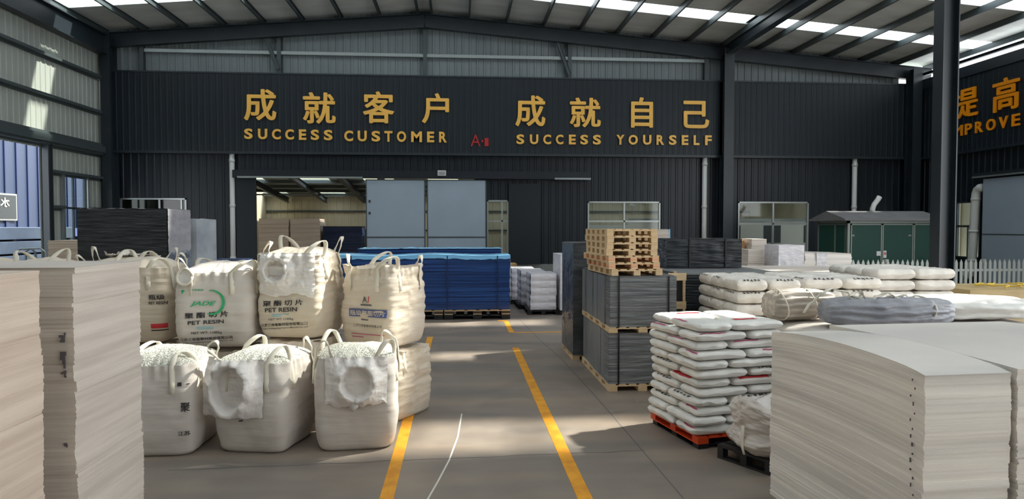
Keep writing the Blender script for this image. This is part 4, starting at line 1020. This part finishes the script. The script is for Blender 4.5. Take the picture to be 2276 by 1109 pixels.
def sack_print(pt, kind, seed, w, d, face):
    """small printed mark on the bulging front edge or end of a sack; kind: label, text"""
    rnd = random.Random(seed); mb = MB(); mb2 = MB()
    def on(a, b_):        # a along the face -1..1, b_ up the bulge 0..1
        if face == 'side': u, v = a, -(1 - .42*b_)
        else: u, v = -(1 - .34*b_), a
        p = pt(u, v, True); n = Vector((0, -1, .6)).normalized() if face == 'side' else Vector((-1, 0, .6)).normalized()
        return p + n*.008
    def patch(m_, a0, a1, b0, b1, n=4): m_.grid(n, 3, lambda u, v: on(a0 + u*(a1-a0), b0 + v*(b1-b0)))
    if kind == 'label':
        patch(mb, -.62, .35, .25, .95, 8); return mb, 'ink_red'
    if kind == 'stripe':
        patch(mb, -.75, .1, .38, .62, 8); return mb, 'ink_pink'
    for i in range(5):
        a0 = -.42 + i*.17
        for k in range(6):
            if rnd.random() < .5: x = a0 + rnd.uniform(0, .10); patch(mb, x, x + .026, .34 + rnd.uniform(0, .1), .75 + rnd.uniform(-.1, .1), 1)
            else: z = .34 + rnd.uniform(0, .40); patch(mb, a0, a0 + .125, z, z + .06, 2)
    return mb, 'ink_black'
def sack_kit(w, d, h, m, nvar=4):
    kit = []
    for s in range(nvar):
        mb, pt = sack_mesh(w, d, h, s*5 + 1)
        me = mb.mesh('sack', M[m], True); pr = {}
        for face in ('side', 'end'):
            for kind in ('label', 'text', 'stripe'):
                pm, mm_ = sack_print(pt, kind, s*11 + len(kind), w, d, face); pr[(face, kind)] = pm.mesh('print', M[mm_])
        top = MB().grid(6, 6, lambda u, v: pt(-.5 + .7*u, -.15 + .3*v, True) + Vector((0, 0, .004))).mesh('print', M['ink_red']); pr['top'] = top
        kit.append((me, pr))
    return kit
def place_sack(kit, parent_loc, prz, x, y, z, rz, label, group, flip=False):
    """one sack in the frame of its pallet"""
    me, pr = kit[random.randrange(len(kit))]
    c, s = cos(prz), sin(prz)
    o = inst('sack', me, None, (parent_loc[0] + x*c - y*s, parent_loc[1] + x*s + y*c, parent_loc[2] + z), (0, 0, prz + rz + (pi if flip else 0) + random.uniform(-.008, .008)))
    tag(o, label, 'sack', group)
    return o, pr

# front pallet: twelve pinwheel layers
P0 = (3.06, 7.96, 0); P0R = R(12)
t, kids = slat_pallet('plastic_pallet', 1.06, 1.1, .085, M['pallet_orange'], 'red-orange plastic pallet under the front block of white sacks', 'pallet', (P0[0], P0[1], .062), P0R, None, (3, 3), 7)
slat_pallet('plastic_pallet', 1.02, 1.06, .06, M['pallet_black'], 'flat black pallet on the floor beneath the red-orange one', 'pallet', P0, P0R, None, (3, 3), 5)
SW, SD, SH = .675, .445, .105
kit0 = sack_kit(SW, SD, SH, 'poly_bag', 7)
gS = 'white sacks on the red-orange pallet'
random.seed(21)
prints = {}
lv = .1065
spots = {'front left': 0, 'front right': 1, 'rear right': 2, 'rear left': 3}
for L in range(12):
    z = .150 + L*lv
    A = SW/2; B = SD/2; e = (SW + SD)/2 + .006
    if L % 2 == 0: cells = [('front left', -e + A, -e + B, 0), ('front right', e - B, -e + A, pi/2), ('rear right', e - A, e - B, pi), ('rear left', -e + B, e - A, -pi/2)]
    else: cells = [('front left', -e + B, -e + A, -pi/2), ('front right', e - A, -e + B, 0), ('rear right', e - B, e - A, pi/2), ('rear left', -e + A, e - B, pi)]
    jx, jy = random.uniform(-.03, .03), random.uniform(-.03, .03)
    for pos, x, y, rz in cells:
        lay = ['top', 'second', 'third', 'fourth', 'fifth', 'sixth', 'seventh', 'eighth', 'ninth', 'tenth', 'eleventh', 'lowest'][11 - L]
        # which way the sack shows its long side or its end to the aisle or the viewer
        o, pr = place_sack(kit0, P0, P0R, x + jx + random.uniform(-.003, .003), y + jy + random.uniform(-.003, .003), z, rz, 'white sack on the red-orange pallet, %s layer, at the %s' % (lay if lay in ('top', 'lowest') else lay + ' from the top', pos), gS)
        r_ = random.random()
        kind = 'text' if r_ < .34 else ('label' if r_ < .44 else ('stripe' if r_ < .56 else None))
        if L == 5 and pos == 'front left': kind = 'label'
        if kind and pos != 'rear right':
            face = 'side' if (rz in (0, -pi/2) and random.random() < .5) else 'end'
            want = None
            # faces looking at the viewer: side -> local -y, end -> local -x
            if rz == 0: face = 'end' if pos == 'front left' and random.random() < .4 else 'side'
            elif rz == -pi/2: face = 'side'
            elif rz == pi/2: face = 'end'
            inst('print', pr[(face, kind)], o)['label'] = {'text': 'black print', 'label': 'red printed label', 'stripe': 'pink printed stripe'}[kind]
        if L == 11 and pos in ('front right', 'rear left'): inst('print', pr['top'], o)['label'] = 'red print on the upper side'

# three wider pallets of sacks behind
kit1 = sack_kit(.70, .455, .178, 'poly_bag_far'); kit2 = sack_kit(.62, .60, .178, 'poly_bag_far', 3)
def block(loc, prz, nx, ny, kit, cw, cd, layers, lh, z0, group, where, text):
    lays = ['top', 'second', 'third', 'fourth', 'fifth', 'sixth', 'seventh', 'eighth', 'ninth', 'tenth']
    for L in range(layers):
        shift = (.03 if L % 2 else -.03)
        for i in range(nx):
            for j in range(ny):
                x = -(nx-1)*cw/2 + i*cw + random.uniform(-.002, .002); y = -(ny-1)*cd/2 + j*cd + random.uniform(-.002, .002)
                lay = lays[layers-1-L]; row = ('front', 'rear')[j] if ny == 2 else ('front', 'middle', 'rear')[j]; c_ = ('left', 'right')[i]
                o, pr = place_sack(kit, loc, prz, x, y, z0 + L*lh, 0, 'white sack %s, %s layer, %s row %s' % (where, lay if lay == 'top' else lay + ' from top', row, c_), group)
                if text and L >= layers - 4 and j == 0 and random.random() < .75:
                    inst('print', pr[('side', 'text')], o)['label'] = 'dark blue-black print'
                if text and L >= layers - 2 and i == 0 and random.random() < .6:
                    inst('print', pr[('end', 'text')], o)['label'] = 'dark blue-black print'
random.seed(5)
for k_, (loc, nx, ny, kit, cw, cd, where, text) in enumerate((((4.42, 10.12, 0), 2, 3, sack_kit(.485, .52,   .178, 'poly_bag_far', 3), .492, .528, 'behind the red-orange pallet', True),
        ((5.66, 10.25, 0), 2, 3, sack_kit(.60, .48, .178, 'poly_bag_far', 3), .608, .488, 'behind the grey wrapped bundle', True),
        ((7.55, 11.35, 0), 2, 3, sack_kit(.70, .50, .184, 'poly_bag_far', 3), .708, .508, 'beside the right steel column', False))):
    slat_pallet('plastic_pallet', nx*cw, ny*cd, .13, M['pallet_black'], 'black pallet under the white sacks %s' % where, 'pallet', loc, 0, 'black pallets under white sacks', (3, 3), 6)
    block(loc, 0, nx, ny, kit, cw, cd, 9, .1805 if k_ < 2 else .187, .135, 'white sacks on the three rear pallets', where, text)

# folded bulk bags behind the right sheet stack
gQ = 'folded white bulk bags behind the right sheet stacks'
for k in range(6):
    mb, pt = sack_mesh(3.4, 1.55, .198, 40 + k, 30, 16)
    o = mb.build('folded_bag', M['bulk_fabric'], None, True); o.location = (5.6, 7.95, .125 + k*.2)
    tag(o, 'flat folded white bulk bag behind the right sheet stacks, %s from the floor' % ORD[k], 'folded bag', gQ)
slat_pallet('plastic_pallet', 3.3, 1.4, .12, M['pallet_black'], 'black pallet under the folded white bulk bags', 'pallet', (5.6, 7.95, 0), 0, None, (3, 3), 6)
def roll(L, ry, rz_, seed, folds=11, taper=.5):
    def fn(u, v):
        a = 2*pi*v; e = abs(2*u - 1)
        k = taper + (1 - taper)*(max(0, 1 - e**3.0))**.5 if e < .985 else taper*(1 - (e - .985)/.015)
        c, s_ = cos(a), sin(a); r = 1/((abs(c)**2.6 + abs(s_)**2.6)**(1/2.6))
        q = 1 + .12*fbm((u*1.8*L, c*1.6, s_*1.6), 1, seed) + .055*sin(a*folds + 3*noise.noise(Vector((u*3*L, seed, 0)))) + .04*noise.noise(Vector((u*5, a*2.2, seed)))
        bow = .05*sin(u*pi*1.3 + seed)
        return Vector((-L/2 + u*L, bow + ry*k*q*r*c, max(.004, rz_ + rz_*min(1.25, (.25 + .75*k))*q*r*s_)))
    return MB().grid(90, 72, fn)
t = thing('wrapped_bundle', 'grey wrapped bundle of folded bags with straps lying behind the right sheet stack', 'bundle', (5.05, 7.62, 1.33), R(-2))
roll(1.55, .27, .17, 3, 13, .42).build('bundle_body', M['wrap_grey'], t, True)
for u in (-.36, .10, .42):
    MB().tube([(u + .02*sin(a*3), .29*cos(a) + .02, max(.012, .175 + .175*sin(a))) for a in [2*pi*i/24 for i in range(25)]], .011, 6).build('tie', M['strap'], t, True)
for i, (x0, x1, y, hgt) in enumerate(((-1.0, -.30, .0, .50), (-.50, -.12, .1, .40), (-.30, .22, -.06, .42), (-.10, .62, .08, .34), (-.42, -.30, -.1, .46))):
    pts = [(x0 + (x1-x0)*k/14 + .04*sin(k*.9 + i), y + .05*sin(k + i), .16 + hgt*.55*sin(pi*k/14)**.8 + .015*sin(k*2.1)) for k in range(15)]
    MB().ribbon(pts, [(0, 1, .3)]*15, .04, .008).build('strap', M['strap'], t, True)
t = thing('wrapped_bundle', 'cream bundle of cord-tied bags left of the grey bundle', 'bundle', (4.28, 8.25, 1.33), R(6))
roll(.85, .24, .19, 6, 17, .55).build('bundle_body', M['net_beige'], t, True)
for u in (-.3, .1): MB().tube([(u + .03*sin(a*2), .27*cos(a), max(.012, .19 + .2*sin(a))) for a in [2*pi*i/24 for i in range(25)]], .008, 6).build('tie', M['strap'], t, True)
t = thing('wrapped_bundle', 'white wrapped bundle of bags at the right, beside the grey bundle', 'bundle', (6.42, 8.25, 1.33), R(-9))
roll(1.75, .42, .14, 9, 7, .55).build('bundle_body', M['poly_bag'], t, True)
# tan covered stack at the right edge
t = wrapped('covered_stack', 'tan tarpaulin-covered stack with yellow ties before the right grey door', 'covered stack', (10.5, 12.2, 0), 2.6, 1.4, 1.36, 'tarp', 120, amp=.03)
for i, x in enumerate((-.6, -.45, .1)):
    MB().tube([(x + .2*sin(k*.5 + i), -.66 + k*.05, 1.40 + .03*abs(sin(k*1.1))) for k in range(16)], .014, 6).build('tie', M['yellow_tie'], t, True)
# crumpled bag on a black pallet
slat_pallet('plastic_pallet', .66, .66, .15, M['pallet_black'], 'black pallet under the crumpled half-empty bag', 'pallet', (3.23, 6.93, 0), R(30), None, (3, 3), 5)
t = thing('bulk_bag', 'crumpled half-empty white bag on a black pallet between sacks and right sheet stack', 'bulk bag', (3.27, 6.86, .152))
def crumple(u, v):
    a = 2*pi*v; c, s = cos(a), sin(a); r = 1/((abs(c)**3 + abs(s)**3)**(1/3))
    f = .28 + .08*sin(pi*u*1.1) + .05*sin(u*9)*(1 - .5*u) + .03*fbm((c*2, s*2, u*5), 1, 2) + .015*fbm((c*6, s*6, u*12), 1, 3)
    return Vector((f*r*c - .05*u, f*r*s, .52*u + (.07*sin(a*2 + 1) + .05*fbm((c*2, s*2, 7)))*u**2))
MB().grid(90, 90, lambda v, u: crumple(u, v)).build('body', M['bulk_fabric'], t, True)
MB().grid(60, 10, lambda v, q: (lambda p: Vector((p.x*(1 - .8*q), p.y*(1 - .8*q), p.z*(1 - q) + (.36 - .1*q)*q)))(crumple(.985, v))).build('inner_cloth', M['liner'], t, True)
MB().ribbon([(-.36, -.16, .30), (-.37, -.18, .2), (-.38, -.2, .08), (-.37, -.22, .02)], [(0, 1, 0)]*4, .05, .008).build('strap', M['strap'], t, True)

# ------------------------------------------------------------------ green kiosk with picket fence
t = thing('kiosk', 'dark green metal transformer kiosk with pitched grey roof by the back wall', 'kiosk', (12.85, 21.5, 0))
KW, KD, KH = 3.1, 1.9, 2.72
MB().box(.04, KW - .04, .04, KD, .25, KH - .05).build('body', M['kiosk_green'], t)
MB().box(-.03, KW + .03, -.03, KD + .03, 0, .25).build('base', M['plinth'], t)
fr = MB()
for x in (0, KW - .08): fr.box(x, x + .08, 0, .08, .25, KH).box(x, x + .08, KD - .08, KD, .25, KH)
fr.box(0, KW, 0, .08, KH - .09, KH).box(0, .08, 0, KD, KH - .09, KH).box(KW - .08, KW, 0, KD, KH - .09, KH).box(0, KW, KD - .08, KD, KH - .09, KH)
fr.build('frame', M['kiosk_trim'], t)
def kdoor(x0, x1, face):
    if face == 'front':
        o = MB().box(x0, x1, -.012, .03, .3, KH - .11).build('door', M['kiosk_green'], t)
        MB().box(x0, x0 + .035, -.022, -.012, .3, KH - .11).box(x1 - .035, x1, -.022, -.012, .3, KH - .11).box(x0, x1, -.022, -.012, KH - .145, KH - .11).box(x0, x1, -.022, -.012, .3, .335).build('trim', M['kiosk_trim'], o)
    else:
        o = MB().box(-.012, .03, x0, x1, .3, KH - .11).build('door', M['kiosk_green'], t)
        MB().box(-.022, -.012, x0, x0 + .035, .3, KH - .11).box(-.022, -.012, x1 - .035, x1, .3, KH - .11).box(-.022, -.012, x0, x1, KH - .145, KH - .11).box(-.022, -.012, x0, x1, .3, .335).build('trim', M['kiosk_trim'], o)
    return o
d1 = kdoor(.1, 1.18, 'front'); d2 = kdoor(1.2, 2.28, 'front'); d3 = kdoor(2.3, 3.0, 'front')
kdoor(.1, .72, 'side'); kdoor(.74, 1.8, 'side')
MB().box(1.0, 1.14, -.03, -.012, 1.55, 1.70).build('plate', M['white_pvc'], d1, label='small white plate'); MB().box(1.24, 1.34, -.03, -.012, 1.48, 1.72).build('plate', M['white_pvc'], d2, label='small white plate')
MB().box(1.26, 1.32, -.034, -.03, 1.58, 1.66).build('lock', M['ink_red'], d2)
MB().box(.12, .22, -.03, -.012, 2.2, 2.25).build('hinge', M['kiosk_trim'], d1); MB().box(2.1, 2.2, -.03, -.012, 2.2, 2.25).build('hinge', M['kiosk_trim'], d2)
MB().prism([(-.22, KH), (KD + .22, KH), (KD + .22, KH + .05), (KD/2, KH + .34), (-.22, KH + .05)], -.22, KW + .2, 'x').build('roof', M['kiosk_roof'], t)
MB().tube([(1.45, .95, KH + .30), (1.45, .95, KH + .42), (1.50, .95, KH + .56), (1.64, .95, KH + .74), (1.70, .95, KH + .84)], .085, 12).build('vent_pipe', M['white_pvc'], t, True)
t = thing('picket_fence', 'low pale picket fence in front of the green kiosk', 'fence', (12.15, 20.9, 0))
npk = 40; pk = MB().add([(0,0,.05),(.09,0,.05),(.09,.02,.05),(0,.02,.05),(0,0,1.34),(.09,0,1.34),(.09,.02,1.34),(0,.02,1.34),(.045,0,1.45),(.045,.02,1.45)], [(0,3,2,1),(0,1,5,8,4),(1,2,6,5),(2,3,7,9,6),(3,0,4,7),(4,8,9,7),(5,6,9,8)]).mesh('picket', M['picket'])
for i in range(npk): inst('picket', pk, t, (i*.168, 0, 0))
for z in (.35, 1.05): MB().box(0, npk*.168, .02, .05, z, z + .08).build('rail', M['picket'], t)
for i in (0, 10, 20, 30, 39): MB().box(i*.168, i*.168 + .1, .05, .15, 0, 1.45).build('post', M['picket'], t)
